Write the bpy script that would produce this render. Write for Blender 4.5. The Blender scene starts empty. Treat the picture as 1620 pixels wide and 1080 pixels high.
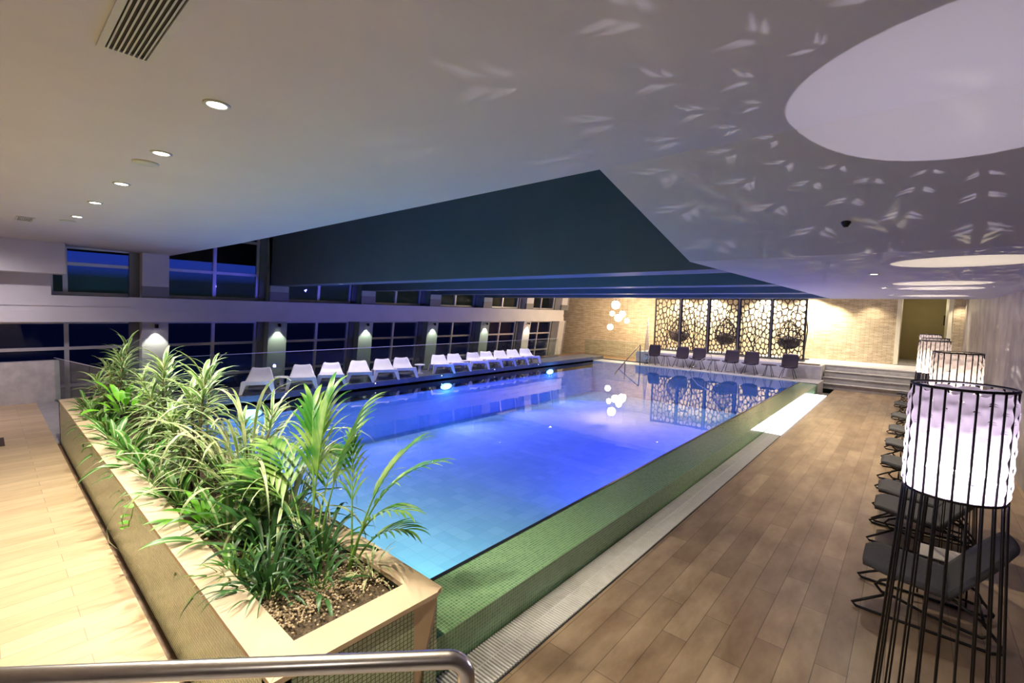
import bpy, math, random
from mathutils import Vector, Matrix
random.seed(7)
PI = math.pi
S = bpy.context.scene
COL = S.collection

# ------------------------------------------------------------------ camera
cd = bpy.data.cameras.new('camera')
cam = bpy.data.objects.new('camera', cd)
COL.objects.link(cam)
cd.sensor_width = 36.0
cd.sensor_fit = 'HORIZONTAL'
cd.lens = 728.32 / 1620.0 * 36.0
cd.clip_start = 0.03
cd.clip_end = 600
YAW, PITCH, ROLL = -0.71509322, -0.06755644, 0.02613426
fw = Vector((math.sin(YAW) * math.cos(PITCH), math.cos(YAW) * math.cos(PITCH), math.sin(PITCH)))
r0 = Vector((math.cos(YAW), -math.sin(YAW), 0))
u0 = r0.cross(fw)
rr = r0 * math.cos(ROLL) + u0 * math.sin(ROLL)
uu = rr.cross(fw)
M = Matrix((rr, uu, -fw)).transposed().to_4x4()
M.translation = Vector((0, 0, 2.6))
cam.matrix_world = M
S.camera = cam

# ------------------------------------------------------------------ view and world
S.view_settings.view_transform = 'Standard'
S.view_settings.look = 'None'
S.view_settings.exposure = 0.22
S.view_settings.gamma = 1.0
S.view_settings.use_curve_mapping = False
S.cycles.max_bounces = 7
S.cycles.diffuse_bounces = 4
S.cycles.glossy_bounces = 4
S.cycles.transparent_max_bounces = 24
S.cycles.caustics_reflective = False
S.cycles.caustics_refractive = False
S.cycles.sample_clamp_indirect = 6.0
S.cycles.use_denoising = True

W = bpy.data.worlds.new('night_sky')
S.world = W
W.use_nodes = True
wn = W.node_tree
wn.nodes.clear()
wo = wn.nodes.new('ShaderNodeOutputWorld')
wb = wn.nodes.new('ShaderNodeBackground')
tc = wn.nodes.new('ShaderNodeTexCoord')
sx = wn.nodes.new('ShaderNodeSeparateXYZ')
cr = wn.nodes.new('ShaderNodeValToRGB')
wn.links.new(tc.outputs['Generated'], sx.inputs[0])
wn.links.new(sx.outputs['Z'], cr.inputs[0])
wn.links.new(cr.outputs[0], wb.inputs[0])
wn.links.new(wb.outputs[0], wo.inputs[0])
e = cr.color_ramp.elements
e[0].position = 0.0
e[0].color = (0.004, 0.007, 0.006, 1)
e[1].position = 1.0
e[1].color = (0.004, 0.008, 0.06, 1)
k = e.new(0.035); k.color = (0.006, 0.01, 0.012, 1)
k = e.new(0.06); k.color = (0.016, 0.04, 0.36, 1)
k = e.new(0.3); k.color = (0.008, 0.02, 0.2, 1)
wb.inputs[1].default_value = 1.0

LIGHTS = []
def lamp(name, typ, loc, energy, color, radius=0.05, target=None, spot=None, blend=0.5, size=None, size_y=None):
    d = bpy.data.lights.new(name, typ)
    d.energy = energy
    d.color = color
    if typ in ('POINT', 'SPOT'):
        d.shadow_soft_size = radius
    if typ == 'SPOT':
        d.spot_size = spot
        d.spot_blend = blend
    if typ == 'AREA':
        d.shape = 'RECTANGLE'
        d.size = size
        d.size_y = size_y or size
    o = bpy.data.objects.new(name, d)
    o.location = loc
    if target is not None:
        v = Vector(target) - Vector(loc)
        o.rotation_euler = v.to_track_quat('-Z', 'Y').to_euler()
    COL.objects.link(o)
    LIGHTS.append(o)
    return o

WARM = (1.0, 0.80, 0.52)
WHITE = (1.0, 0.92, 0.80)
BLUE = (0.105, 0.075, 1.0)
# ceiling downlights over the planter walk
DL = [(-3.08, 0.92), (-4.42, 0.94), (-5.89, 0.93), (-7.30, 0.91), (-8.75, 0.90)]
for x, y in DL:
    lamp('downlight_or_fill_beam', 'SPOT', (x, y, 3.69), 310, (1.0, 0.92, 0.76), 0.04, (x, y + 0.1, 0), 2.4, 0.7)
lamp('downlight_or_fill_beam', 'SPOT', (-1.64, 0.92, 3.69), 260, (1.0, 0.87, 0.62), 0.04, (-1.75, 1.1, 0), 2.0, 0.6)
# right walk downlights
DR = [(-0.43, 7.70), (-0.45, 11.05), (-0.44, 14.25)]
for x, y in DR:
    lamp('downlight_or_fill_beam', 'SPOT', (x, y, 3.15), 240 if y < 8 else 540, (1.0, 0.87, 0.66), 0.04, (x, y, 0), 2.0, 1.0)
for x, y, e_ in ((-0.6, 19.6, 330), (0.6, 22.6, 200), (-1.8, 22.9, 160)):  # hidden downlights added to brighten the steps and platform
    lamp('downlight_or_fill_beam', 'SPOT', (x, y, 3.56), e_, (1.0, 0.88, 0.72), 0.04, (x, y, 0), 2.2, 1.0)
lamp('downlight_or_fill_beam', 'SPOT', (-13.6, -1.2, 3.75), 330, (0.95, 0.84, 0.92), 0.04, (-15.6, 0.2, 0), 2.0, 1.0)  # added out of view to brighten the far left parapet
# small downlights under the beams; last three, unseen, added to brighten shell chairs
DB = [(-12.0, 6.55, 3.2), (-12.0, 9.89, 3.2), (-12.0, 13.23, 3.2), (-12.0, 16.6, 3.2), (-8.2, 19.4, 3.62), (-6.2, 19.4, 3.62), (-4.2, 19.4, 3.62)]
for x, y, z in DB:
    lamp('beam_downlight_or_fill', 'SPOT', (x, y, z - .04), 215 if z < 3.5 else 200, (0.93, 0.84, 1.0), 0.04, (x, y - .2, 0), 2.3, 0.8)
# underwater pool lights, far long side; second and fourth added for evenness
for y, e_ in ((4.0, 130), (7.0, 420), (9.9, 950), (12.8, 760), (15.6, 450)):
    lamp('underwater_glow', 'POINT', (-11.22, y, 0.08), 16 if y != 7.0 and y != 12.8 else 0.01, (0.12, 0.42, 1.0), .04)
    lamp('underwater_beam', 'SPOT', (-11.20, y, -0.10), e_, BLUE, 0.08, (-8.2, y, -1.15), 2.0, 1.0)
for y, e_ in ((8.8, 650), (11.2, 1050), (14.0, 900)):
    lamp('underwater_beam', 'SPOT', (-3.12, y, -0.25), e_, BLUE, 0.08, (-5.6, y, -1.15), 2.0, 1.0)
lamp('underwater_beam', 'SPOT', (-4.2, 2.15, -0.2), 480, (0.14, 0.66, 0.40), 0.08, (-4.6, 3.9, -1.15), 2.4, 1.0)
lamp('underwater_beam', 'SPOT', (-7.6, 2.15, -0.2), 150, (0.08, 0.5, 0.55), 0.08, (-7.6, 6.0, -1.1), 2.5, 0.8)

# ------------------------------------------------------------------ materials
MATS = {}
def mat_new(name):
    m = bpy.data.materials.new(name)
    m.use_nodes = True
    nt = m.node_tree
    nt.nodes.clear()
    out = nt.nodes.new('ShaderNodeOutputMaterial')
    MATS[name] = m
    return m, nt, out

def pbsdf(nt, out, col=None, rough=0.5, metal=0.0, spec=0.5, emit=None, es=0.0):
    b = nt.nodes.new('ShaderNodeBsdfPrincipled')
    if col is not None:
        b.inputs['Base Color'].default_value = (*col, 1)
    b.inputs['Roughness'].default_value = rough
    b.inputs['Metallic'].default_value = metal
    b.inputs['Specular IOR Level'].default_value = spec
    if emit:
        b.inputs['Emission Color'].default_value = (*emit, 1)
        b.inputs['Emission Strength'].default_value = es
    if out is not None:
        nt.links.new(b.outputs[0], out.inputs[0])
    return b

def noise_mix(nt, c1, c2, scale=4.0, detail=4.0, lo=0.35, hi=0.65, coord='Object', stretch=None):
    tc = nt.nodes.new('ShaderNodeTexCoord')
    n = nt.nodes.new('ShaderNodeTexNoise')
    n.inputs['Scale'].default_value = scale
    n.inputs['Detail'].default_value = detail
    src = tc.outputs[coord]
    if stretch:
        mp = nt.nodes.new('ShaderNodeMapping')
        mp.inputs['Scale'].default_value = stretch
        nt.links.new(src, mp.inputs[0])
        src = mp.outputs[0]
    nt.links.new(src, n.inputs['Vector'])
    r = nt.nodes.new('ShaderNodeValToRGB')
    r.color_ramp.elements[0].position = lo
    r.color_ramp.elements[1].position = hi
    r.color_ramp.elements[0].color = (*c1, 1)
    r.color_ramp.elements[1].color = (*c2, 1)
    nt.links.new(n.outputs['Fac'], r.inputs[0])
    return r, n

def bump(nt, b, height, strength=0.3, dist=0.01):
    bp = nt.nodes.new('ShaderNodeBump')
    bp.inputs['Strength'].default_value = strength
    bp.inputs['Distance'].default_value = dist
    nt.links.new(height, bp.inputs['Height'])
    nt.links.new(bp.outputs[0], b.inputs['Normal'])

def plain(name, c1, c2=None, rough=0.5, metal=0.0, scale=6.0, spec=0.5, bmp=0.0, bscale=None):
    m, nt, out = mat_new(name)
    b = pbsdf(nt, out, c1, rough, metal, spec)
    r, n = noise_mix(nt, c1, c2 or tuple(min(1, x * 1.06) for x in c1), scale)
    nt.links.new(r.outputs[0], b.inputs['Base Color'])
    if bmp:
        n2 = nt.nodes.new('ShaderNodeTexNoise')
        n2.inputs['Scale'].default_value = bscale or 60
        tc = nt.nodes.new('ShaderNodeTexCoord')
        nt.links.new(tc.outputs['Object'], n2.inputs['Vector'])
        bump(nt, b, n2.outputs['Fac'], bmp, 0.01)
    return m

def tiled(name, c1, c2, cm, w, h, mortar, rough=0.3, offset=0.0, spec=0.5, noise=None, bst=0.4, bd=0.003, bias=0.0, rot=0.0, stretch=None, nmix=0.5, smooth=0.1):
    m, nt, out = mat_new(name)
    b = pbsdf(nt, out, c1, rough, 0, spec)
    uv = nt.nodes.new('ShaderNodeUVMap')
    mp = nt.nodes.new('ShaderNodeMapping')
    mp.inputs['Rotation'].default_value = (0, 0, rot)
    nt.links.new(uv.outputs[0], mp.inputs[0])
    br = nt.nodes.new('ShaderNodeTexBrick')
    br.offset = offset
    br.offset_frequency = 2
    br.inputs['Color1'].default_value = (*c1, 1)
    br.inputs['Color2'].default_value = (*c2, 1)
    br.inputs['Mortar'].default_value = (*cm, 1)
    br.inputs['Scale'].default_value = 1.0
    br.inputs['Mortar Size'].default_value = mortar
    br.inputs['Mortar Smooth'].default_value = smooth
    br.inputs['Bias'].default_value = bias
    br.inputs['Brick Width'].default_value = w
    br.inputs['Row Height'].default_value = h
    nt.links.new(mp.outputs[0], br.inputs['Vector'])
    src = br.outputs['Color']
    if noise:
        n = nt.nodes.new('ShaderNodeTexNoise')
        n.inputs['Scale'].default_value = noise[0]
        n.inputs['Detail'].default_value = 6
        n.inputs['Roughness'].default_value = 0.6
        m2 = nt.nodes.new('ShaderNodeMapping')
        m2.inputs['Scale'].default_value = stretch or (1, 1, 1)
        nt.links.new(mp.outputs[0], m2.inputs[0])
        nt.links.new(m2.outputs[0], n.inputs['Vector'])
        r = nt.nodes.new('ShaderNodeValToRGB')
        r.color_ramp.elements[0].position = 0.3
        r.color_ramp.elements[1].position = 0.7
        r.color_ramp.elements[0].color = (*noise[1], 1)
        r.color_ramp.elements[1].color = (*noise[2], 1)
        nt.links.new(n.outputs['Fac'], r.inputs[0])
        mx = nt.nodes.new('ShaderNodeMixRGB')
        mx.blend_type = 'MULTIPLY'
        mx.inputs[0].default_value = nmix
        nt.links.new(src, mx.inputs[1])
        nt.links.new(r.outputs[0], mx.inputs[2])
        src = mx.outputs[0]
    nt.links.new(src, b.inputs['Base Color'])
    inv = nt.nodes.new('ShaderNodeMath')
    inv.operation = 'SUBTRACT'
    inv.inputs[0].default_value = 1.0
    nt.links.new(br.outputs['Fac'], inv.inputs[1])
    bump(nt, b, inv.outputs[0], bst, bd)
    return m

def emissive(name, col, strength, base=(0.9, 0.9, 0.9)):
    m, nt, out = mat_new(name)
    pbsdf(nt, out, base, 0.4, 0, 0.3, col, strength)
    return m

def glassy(name, tint, rough=0.0, refl=1.0, ior=1.45, extra=0.0):
    m, nt, out = mat_new(name)
    tr = nt.nodes.new('ShaderNodeBsdfTransparent')
    tr.inputs[0].default_value = (*tint, 1)
    gl = nt.nodes.new('ShaderNodeBsdfGlossy')
    gl.inputs['Roughness'].default_value = rough
    fr = nt.nodes.new('ShaderNodeFresnel')
    fr.inputs['IOR'].default_value = ior
    ad = nt.nodes.new('ShaderNodeMath')
    ad.operation = 'MULTIPLY_ADD'
    ad.inputs[1].default_value = refl
    ad.inputs[2].default_value = extra
    ad.use_clamp = True
    nt.links.new(fr.outputs[0], ad.inputs[0])
    ge = nt.nodes.new('ShaderNodeNewGeometry')
    inv = nt.nodes.new('ShaderNodeMath'); inv.operation = 'SUBTRACT'; inv.inputs[0].default_value = 1.0
    nt.links.new(ge.outputs['Backfacing'], inv.inputs[1])
    mu = nt.nodes.new('ShaderNodeMath'); mu.operation = 'MULTIPLY'
    nt.links.new(ad.outputs[0], mu.inputs[0]); nt.links.new(inv.outputs[0], mu.inputs[1])
    mx = nt.nodes.new('ShaderNodeMixShader')
    nt.links.new(mu.outputs[0], mx.inputs[0])
    nt.links.new(tr.outputs[0], mx.inputs[1])
    nt.links.new(gl.outputs[0], mx.inputs[2])
    nt.links.new(mx.outputs[0], out.inputs[0])
    return m, nt, gl, fr

plain('ceiling', (0.61, 0.585, 0.59), (0.63, 0.605, 0.61), 0.75, scale=1.5, spec=0.2)
plain('white_paint', (0.62, 0.60, 0.62), (0.66, 0.64, 0.66), 0.6, scale=2)
plain('trim_grey', (0.20, 0.20, 0.21), None, 0.5)
plain('teal_paint', (0.135, 0.185, 0.225), (0.15, 0.20, 0.245), 0.55, scale=1.5)
plain('pillar_green', (0.34, 0.41, 0.38), (0.38, 0.45, 0.42), 0.6, scale=2)
plain('frame_metal', (0.56, 0.54, 0.58), None, 0.35, 0.3)
plain('right_wall', (0.18, 0.16, 0.17), (0.36, 0.32, 0.30), 0.5, scale=1.6, bmp=0.6, bscale=3.5)
plain('concrete', (0.50, 0.48, 0.49), (0.64, 0.61, 0.61), 0.55, scale=5, bmp=0.1)
plain('ledge_paint', (0.66, 0.64, 0.70), None, 0.5)
plain('step_stone', (0.36, 0.34, 0.34), (0.44, 0.42, 0.41), 0.5, scale=5)
plain('dark_ground', (0.012, 0.016, 0.010), None, 0.9)
plain('lower_floor', (0.10, 0.09, 0.09), None, 0.5)
plain('deck_dark', (0.09, 0.10, 0.12), (0.12, 0.13, 0.15), 0.35, scale=8)
plain('black_metal', (0.018, 0.016, 0.018), None, 0.4, 0.6)
plain('screen_metal', (0.045, 0.038, 0.045), None, 0.45, 0.4)
plain('post_metal', (0.20, 0.19, 0.24), None, 0.35, 0.5)
plain('steel', (0.50, 0.46, 0.45), (0.56, 0.52, 0.50), 0.28, 1.0, scale=20)
plain('dark_steel', (0.10, 0.09, 0.10), None, 0.3, 0.9)
plain('white_plastic', (0.80, 0.79, 0.82), None, 0.35, scale=4)
plain('grate_white', (0.60, 0.58, 0.56), (0.66, 0.64, 0.62), 0.4, scale=12)
plain('gutter_dark', (0.03, 0.03, 0.03), None, 0.6)
plain('dark_fabric', (0.060, 0.058, 0.062), (0.10, 0.098, 0.10), 0.85, scale=140, spec=0.2, bmp=0.4, bscale=220)
plain('cushion_dark', (0.035, 0.022, 0.035), (0.05, 0.035, 0.05), 0.8, scale=30)
plain('table_top', (0.50, 0.46, 0.40), None, 0.4)
plain('soil', (0.035, 0.024, 0.016), (0.13, 0.09, 0.05), 0.95, scale=60, bmp=1.0, bscale=70)
plain('gravel', (0.38, 0.28, 0.17), (0.55, 0.44, 0.30), 0.8, scale=40)
plain('cap_stone', (0.50, 0.38, 0.25), (0.60, 0.47, 0.32), 0.5, scale=3)
plain('joint_brown', (0.20, 0.12, 0.07), (0.26, 0.16, 0.10), 0.6, scale=10)
plain('olive_wall', (0.40, 0.33, 0.15), (0.44, 0.36, 0.17), 0.7, scale=2)
plain('cream_paint', (0.70, 0.66, 0.55), None, 0.5)
plain('picture_dark', (0.06, 0.05, 0.05), (0.18, 0.14, 0.10), 0.5, scale=9)
plain('red_plastic', (0.55, 0.01, 0.02), None, 0.35)
plain('vent_white', (0.55, 0.55, 0.50), None, 0.45)
plain('mat_dark', (0.05, 0.035, 0.03), (0.08, 0.05, 0.04), 0.9, scale=60)
plain('paper_white', (0.75, 0.73, 0.78), None, 0.6)
plain('icon_grey', (0.22, 0.20, 0.24), None, 0.6)
plain('bamboo', (0.42, 0.38, 0.34), (0.62, 0.58, 0.56), 0.5, scale=20)
plain('cane', (0.12, 0.08, 0.04), (0.22, 0.16, 0.08), 0.8, scale=40)
plain('palm_stem', (0.10, 0.22, 0.03), (0.16, 0.30, 0.06), 0.5, scale=15)
tiled('mosaic_green', (0.10, 0.24, 0.09), (0.16, 0.33, 0.13), (0.40, 0.46, 0.34), 0.028, 0.028, 0.0022, 0.18, 0.0, 0.6, (40, (0.7, 0.75, 0.7), (1, 1, 1)), 0.5, 0.002)
tiled('mosaic_olive', (0.36, 0.48, 0.32), (0.46, 0.58, 0.39), (0.16, 0.14, 0.09), 0.028, 0.028, 0.0026, 0.25, 0.0, 0.6, (3, (0.8, 0.8, 0.8), (1, 1, 1)), 0.5, 0.002)
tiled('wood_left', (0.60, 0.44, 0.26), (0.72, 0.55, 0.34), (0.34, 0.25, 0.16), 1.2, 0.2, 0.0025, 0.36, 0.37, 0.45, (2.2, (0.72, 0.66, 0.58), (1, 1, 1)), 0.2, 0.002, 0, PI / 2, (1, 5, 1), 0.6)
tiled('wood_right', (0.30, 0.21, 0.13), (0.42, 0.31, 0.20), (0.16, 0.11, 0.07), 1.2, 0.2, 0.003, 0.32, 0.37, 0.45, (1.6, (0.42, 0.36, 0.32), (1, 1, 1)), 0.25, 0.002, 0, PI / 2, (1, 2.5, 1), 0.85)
tiled('ledger_brick', (0.52, 0.43, 0.32), (0.70, 0.60, 0.47), (0.16, 0.12, 0.09), 0.30, 0.055, 0.004, 0.75, 0.5, 0.3, (3, (0.62, 0.56, 0.50), (1, 1, 1)), 1.0, 0.03, 0, 0, (1, 2.5, 1), 0.7)
tiled('pool_tile', (0.30, 0.50, 0.72), (0.36, 0.56, 0.78), (0.28, 0.46, 0.66), 0.25, 0.25, 0.004, 0.95, 0.0, 0.0)
tiled('slate_tile', (0.10, 0.12, 0.15), (0.13, 0.15, 0.18), (0.06, 0.07, 0.08), 0.6, 0.3, 0.004, 0.25, 0.5)

# water: clear surface over the lit basin, with faint ripples
m, nt, gl, fr = glassy('water', (0.82, 0.93, 1.0), 0.012, 1.15, 1.33, 0.02)
tcw = nt.nodes.new('ShaderNodeTexCoord')
nw = nt.nodes.new('ShaderNodeTexNoise')
nw.inputs['Scale'].default_value = 2.2
nw.inputs['Detail'].default_value = 3
nt.links.new(tcw.outputs['Object'], nw.inputs['Vector'])
bw = nt.nodes.new('ShaderNodeBump')
bw.inputs['Strength'].default_value = 0.05
bw.inputs['Distance'].default_value = 0.02
nt.links.new(nw.outputs['Fac'], bw.inputs['Height'])
nt.links.new(bw.outputs[0], gl.inputs['Normal'])
nt.links.new(bw.outputs[0], fr.inputs['Normal'])
glassy('clear_glass', (0.90, 0.95, 0.94), 0.0, 1.0, 1.45, 0.02)
glassy('window_glass', (0.75, 0.80, 0.80), 0.0, 0.38, 1.5, 0.01)
glassy('glass_edge', (0.45, 0.75, 0.65), 0.1, 1.0, 1.5, 0.30)

emissive('downlight_glow', (1.0, 0.93, 0.82), 22)
emissive('ball_glow', (1.0, 0.86, 0.64), 9)
emissive('grate_glare', (0.90, 0.86, 1.0), 5)
emissive('lens_blue', (0.12, 0.45, 1.0), 14)
emissive('lens_cyan', (0.15, 0.50, 1.0), 6)
emissive('tiny_led', (1.0, 0.95, 0.9), 3)
emissive('far_lamp', (1.0, 0.8, 0.5), 3)
emissive('bulb_white', (0.93, 0.84, 1.0), 40)
emissive('bulb_warm', (1.0, 0.86, 0.60), 40)

def shade_mat(name, col):
    m, nt, out = mat_new(name)
    df = nt.nodes.new('ShaderNodeBsdfDiffuse')
    df.inputs[0].default_value = (*col, 1)
    tl = nt.nodes.new('ShaderNodeBsdfTranslucent')
    tl.inputs[0].default_value = (*col, 1)
    mx = nt.nodes.new('ShaderNodeMixShader')
    mx.inputs[0].default_value = 0.62
    nt.links.new(df.outputs[0], mx.inputs[1])
    nt.links.new(tl.outputs[0], mx.inputs[2])
    nt.links.new(mx.outputs[0], out.inputs[0])
shade_mat('shade_fabric', (0.15, 0.128, 0.142))

def leaf_mat(name, c1, c2, stripe=None, swidth=0.28, rough=0.38, freq=1.0):
    m, nt, out = mat_new(name)
    b = pbsdf(nt, None, c1, rough, 0, 0.45)
    uv = nt.nodes.new('ShaderNodeUVMap')
    sp = nt.nodes.new('ShaderNodeSeparateXYZ')
    nt.links.new(uv.outputs[0], sp.inputs[0])
    n = nt.nodes.new('ShaderNodeTexNoise')
    n.inputs['Scale'].default_value = 1.7
    n.inputs['Detail'].default_value = 2
    tc = nt.nodes.new('ShaderNodeTexCoord')
    mp = nt.nodes.new('ShaderNodeMapping')
    mp.inputs['Scale'].default_value = (3 * freq, 3 * freq, 3 * freq)
    nt.links.new(tc.outputs['Object'], mp.inputs[0])
    nt.links.new(mp.outputs[0], n.inputs['Vector'])
    r = nt.nodes.new('ShaderNodeValToRGB')
    r.color_ramp.elements[0].position = 0.38
    r.color_ramp.elements[1].position = 0.62
    r.color_ramp.elements[0].color = (*c1, 1)
    r.color_ramp.elements[1].color = (*c2, 1)
    nt.links.new(n.outputs['Fac'], r.inputs[0])
    src = r.outputs[0]
    if stripe:
        a = nt.nodes.new('ShaderNodeMath'); a.operation = 'SUBTRACT'; a.inputs[1].default_value = 0.5
        nt.links.new(sp.outputs['X'], a.inputs[0])
        ab = nt.nodes.new('ShaderNodeMath'); ab.operation = 'ABSOLUTE'
        nt.links.new(a.outputs[0], ab.inputs[0])
        g = nt.nodes.new('ShaderNodeMath'); g.operation = 'GREATER_THAN' if swidth > 0 else 'LESS_THAN'
        g.inputs[1].default_value = abs(swidth)
        nt.links.new(ab.outputs[0], g.inputs[0])
        mx = nt.nodes.new('ShaderNodeMixRGB')
        mx.inputs[2].default_value = (*stripe, 1)
        nt.links.new(g.outputs[0], mx.inputs[0])
        nt.links.new(src, mx.inputs[1])
        src = mx.outputs[0]
    nt.links.new(src, b.inputs['Base Color'])
    tl = nt.nodes.new('ShaderNodeBsdfTranslucent')
    nt.links.new(src, tl.inputs[0])
    ms = nt.nodes.new('ShaderNodeMixShader')
    ms.inputs[0].default_value = 0.22
    nt.links.new(b.outputs[0], ms.inputs[1])
    nt.links.new(tl.outputs[0], ms.inputs[2])
    nt.links.new(ms.outputs[0], out.inputs[0])
leaf_mat('leaf_dracaena', (0.05, 0.15, 0.025), (0.20, 0.34, 0.09), (0.55, 0.62, 0.34), 0.34)
leaf_mat('leaf_broad', (0.035, 0.16, 0.018), (0.11, 0.30, 0.04), (0.40, 0.50, 0.26), -0.12)
leaf_mat('leaf_bright', (0.09, 0.33, 0.015), (0.18, 0.44, 0.035))
leaf_mat('leaf_strappy', (0.16, 0.28, 0.06), (0.50, 0.54, 0.26), (0.62, 0.62, 0.46), 0.36)
leaf_mat('leaf_palm', (0.04, 0.17, 0.02), (0.22, 0.34, 0.08))
leaf_mat('leaf_dark', (0.012, 0.05, 0.014), (0.05, 0.14, 0.035))
leaf_mat('leaf_red', (0.35, 0.05, 0.015), (0.50, 0.20, 0.05))

# ------------------------------------------------------------------ mesh builder
class MB:
    def __init__(s):
        s.v = []; s.f = []; s.uv = []; s.sm = []
    def face(s, idx, uv=None, sm=False):
        s.f.append(tuple(idx)); s.uv.append(uv); s.sm.append(sm)
    def box(s, a, b):
        x0, y0, z0 = a; x1, y1, z1 = b
        n = len(s.v)
        s.v += [(x0, y0, z0), (x1, y0, z0), (x1, y1, z0), (x0, y1, z0), (x0, y0, z1), (x1, y0, z1), (x1, y1, z1), (x0, y1, z1)]
        for q in ((0, 3, 2, 1), (4, 5, 6, 7), (0, 1, 5, 4), (1, 2, 6, 5), (2, 3, 7, 6), (3, 0, 4, 7)):
            s.face([n + i for i in q])
        return s
    def hexa(s, p):
        n = len(s.v); s.v += [tuple(q) for q in p]
        for q in ((0, 3, 2, 1), (4, 5, 6, 7), (0, 1, 5, 4), (1, 2, 6, 5), (2, 3, 7, 6), (3, 0, 4, 7)):
            s.face([n + i for i in q])
        return s
    def bar(s, p0, p1, w, d, up=(0, 0, 1)):
        p0 = Vector(p0); p1 = Vector(p1); t = (p1 - p0).normalized()
        upv = Vector(up)
        if abs(t.dot(upv)) > 0.98: upv = Vector((1, 0, 0))
        a = t.cross(upv).normalized() * w / 2; b = a.cross(t).normalized() * d / 2
        s.hexa([p0 - a - b, p0 + a - b, p1 + a - b, p1 - a - b, p0 - a + b, p0 + a + b, p1 + a + b, p1 - a + b])
        return s
    def prism(s, poly, z0, z1):
        n = len(s.v); k = len(poly)
        s.v += [(x, y, z0) for x, y in poly] + [(x, y, z1) for x, y in poly]
        s.face([n + i for i in range(k)][::-1]); s.face([n + k + i for i in range(k)])
        for i in range(k):
            j = (i + 1) % k
            s.face([n + i, n + j, n + k + j, n + k + i])
        return s
    def loft(s, rings, closed=True, caps=True, sm=True):
        n = len(s.v); k = len(rings[0])
        for r in rings: s.v += [tuple(p) for p in r]
        for i in range(len(rings) - 1):
            for j in range(k if closed else k - 1):
                a = n + i * k + j; b = n + i * k + (j + 1) % k
                s.face([a, b, b + k, a + k], None, sm)
        if caps and closed:
            s.face([n + j for j in range(k)][::-1]); m0 = n + (len(rings) - 1) * k
            s.face([m0 + j for j in range(k)])
        return s
    def tube(s, pts, r, seg=8, closed=False, caps=True):
        pts = [Vector(p) for p in pts]; N = len(pts)
        rad = r if isinstance(r, (list, tuple)) else [r] * N
        rings = []; prev = None
        for i, p in enumerate(pts):
            if closed: t = (pts[(i + 1) % N] - pts[i - 1]).normalized()
            else: t = (pts[min(i + 1, N - 1)] - pts[max(i - 1, 0)]).normalized()
            if prev is None:
                a = Vector((0, 0, 1)) if abs(t.z) < 0.9 else Vector((1, 0, 0))
                prev = t.cross(a).normalized()
            prev = (prev - t * prev.dot(t)).normalized()
            b = t.cross(prev)
            rings.append([p + prev * math.cos(2 * PI * j / seg) * rad[i] + b * math.sin(2 * PI * j / seg) * rad[i] for j in range(seg)])
        if closed:
            rings.append(rings[0])
        s.loft(rings, True, caps and not closed, True)
        return s
    def lathe(s, prof, c=(0, 0, 0), seg=24, caps=False):
        rings = [[(c[0] + r * math.cos(2 * PI * j / seg), c[1] + r * math.sin(2 * PI * j / seg), c[2] + z) for j in range(seg)] for r, z in prof]
        s.loft(rings, True, caps, True)
        return s
    def ball(s, c, r, seg=20, rn=12, sz=1.0):
        prof = [(r * math.sin(PI * i / rn) + 1e-4, -r * sz * math.cos(PI * i / rn)) for i in range(rn + 1)]
        s.lathe(prof, c, seg)
        return s
    def disc(s, c, r, h, seg=24):
        s.lathe([(r, 0), (r, h)], c, seg, True)
        return s
    def grid(s, fn, nu, nv, sm=True, thick=None):
        n = len(s.v)
        for i in range(nu + 1):
            for j in range(nv + 1): s.v.append(tuple(fn(i / nu, j / nv)))
        for i in range(nu):
            for j in range(nv):
                a = n + i * (nv + 1) + j
                s.face([a, a + nv + 1, a + nv + 2, a + 1], None, sm)
        return s
    def leaf(s, base, az, el, L, w, droop=1.2, seg=7, fold=0.25, wp=0.42, twist=0.0, tipw=0.0):
        p = Vector(base); n = len(s.v)
        off = random.random() * 8
        st = L / seg
        side = Vector((-math.sin(az), math.cos(az), 0))
        e = el
        for i in range(seg + 1):
            t = i / seg
            d = Vector((math.cos(az) * math.cos(e), math.sin(az) * math.cos(e), math.sin(e)))
            up = side.cross(d) * -1
            ww = w * 0.5 * max(0.02, (math.sin(PI * min(1, t ** (math.log(0.5) / math.log(wp)))) ** 0.75 if 0 < t < 1 else (0.25 if t == 0 else tipw)))
            sd = (side + up * math.sin(twist * t)).normalized()
            s.v.append(tuple(p - sd * ww + up * ww * fold))
            s.v.append(tuple(p))
            s.v.append(tuple(p + sd * ww + up * ww * fold))
            p = p + d * st
            e -= droop / seg * (0.4 + 1.2 * t)
        for i in range(seg):
            a = n + i * 3; t0 = off + i / seg; t1 = off + (i + 1) / seg
            s.face([a, a + 1, a + 4, a + 3], ((0, t0), (.5, t0), (.5, t1), (0, t1)), True)
            s.face([a + 1, a + 2, a + 5, a + 4], ((.5, t0), (1, t0), (1, t1), (.5, t1)), True)
        return s
    def build(s, name, mat, parent=None, bev=0.0, solid=0.0, sub=0):
        me = bpy.data.meshes.new(name)
        me.from_pydata(s.v, [], s.f)
        me.update()
        uvl = me.uv_layers.new(name='UVMap')
        for p in me.polygons:
            u = s.uv[p.index]
            if u is None:
                nx, ny, nz = abs(p.normal.x), abs(p.normal.y), abs(p.normal.z)
                for li in p.loop_indices:
                    c = me.vertices[me.loops[li].vertex_index].co
                    if nz >= nx and nz >= ny: q = (c.x, c.y)
                    elif nx >= ny: q = (c.y, c.z)
                    else: q = (c.x, c.z)
                    uvl.data[li].uv = q
            else:
                for k2, li in enumerate(p.loop_indices): uvl.data[li].uv = u[k2]
            p.use_smooth = s.sm[p.index]
        me.materials.append(MATS[mat])
        o = bpy.data.objects.new(name, me)
        COL.objects.link(o)
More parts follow.
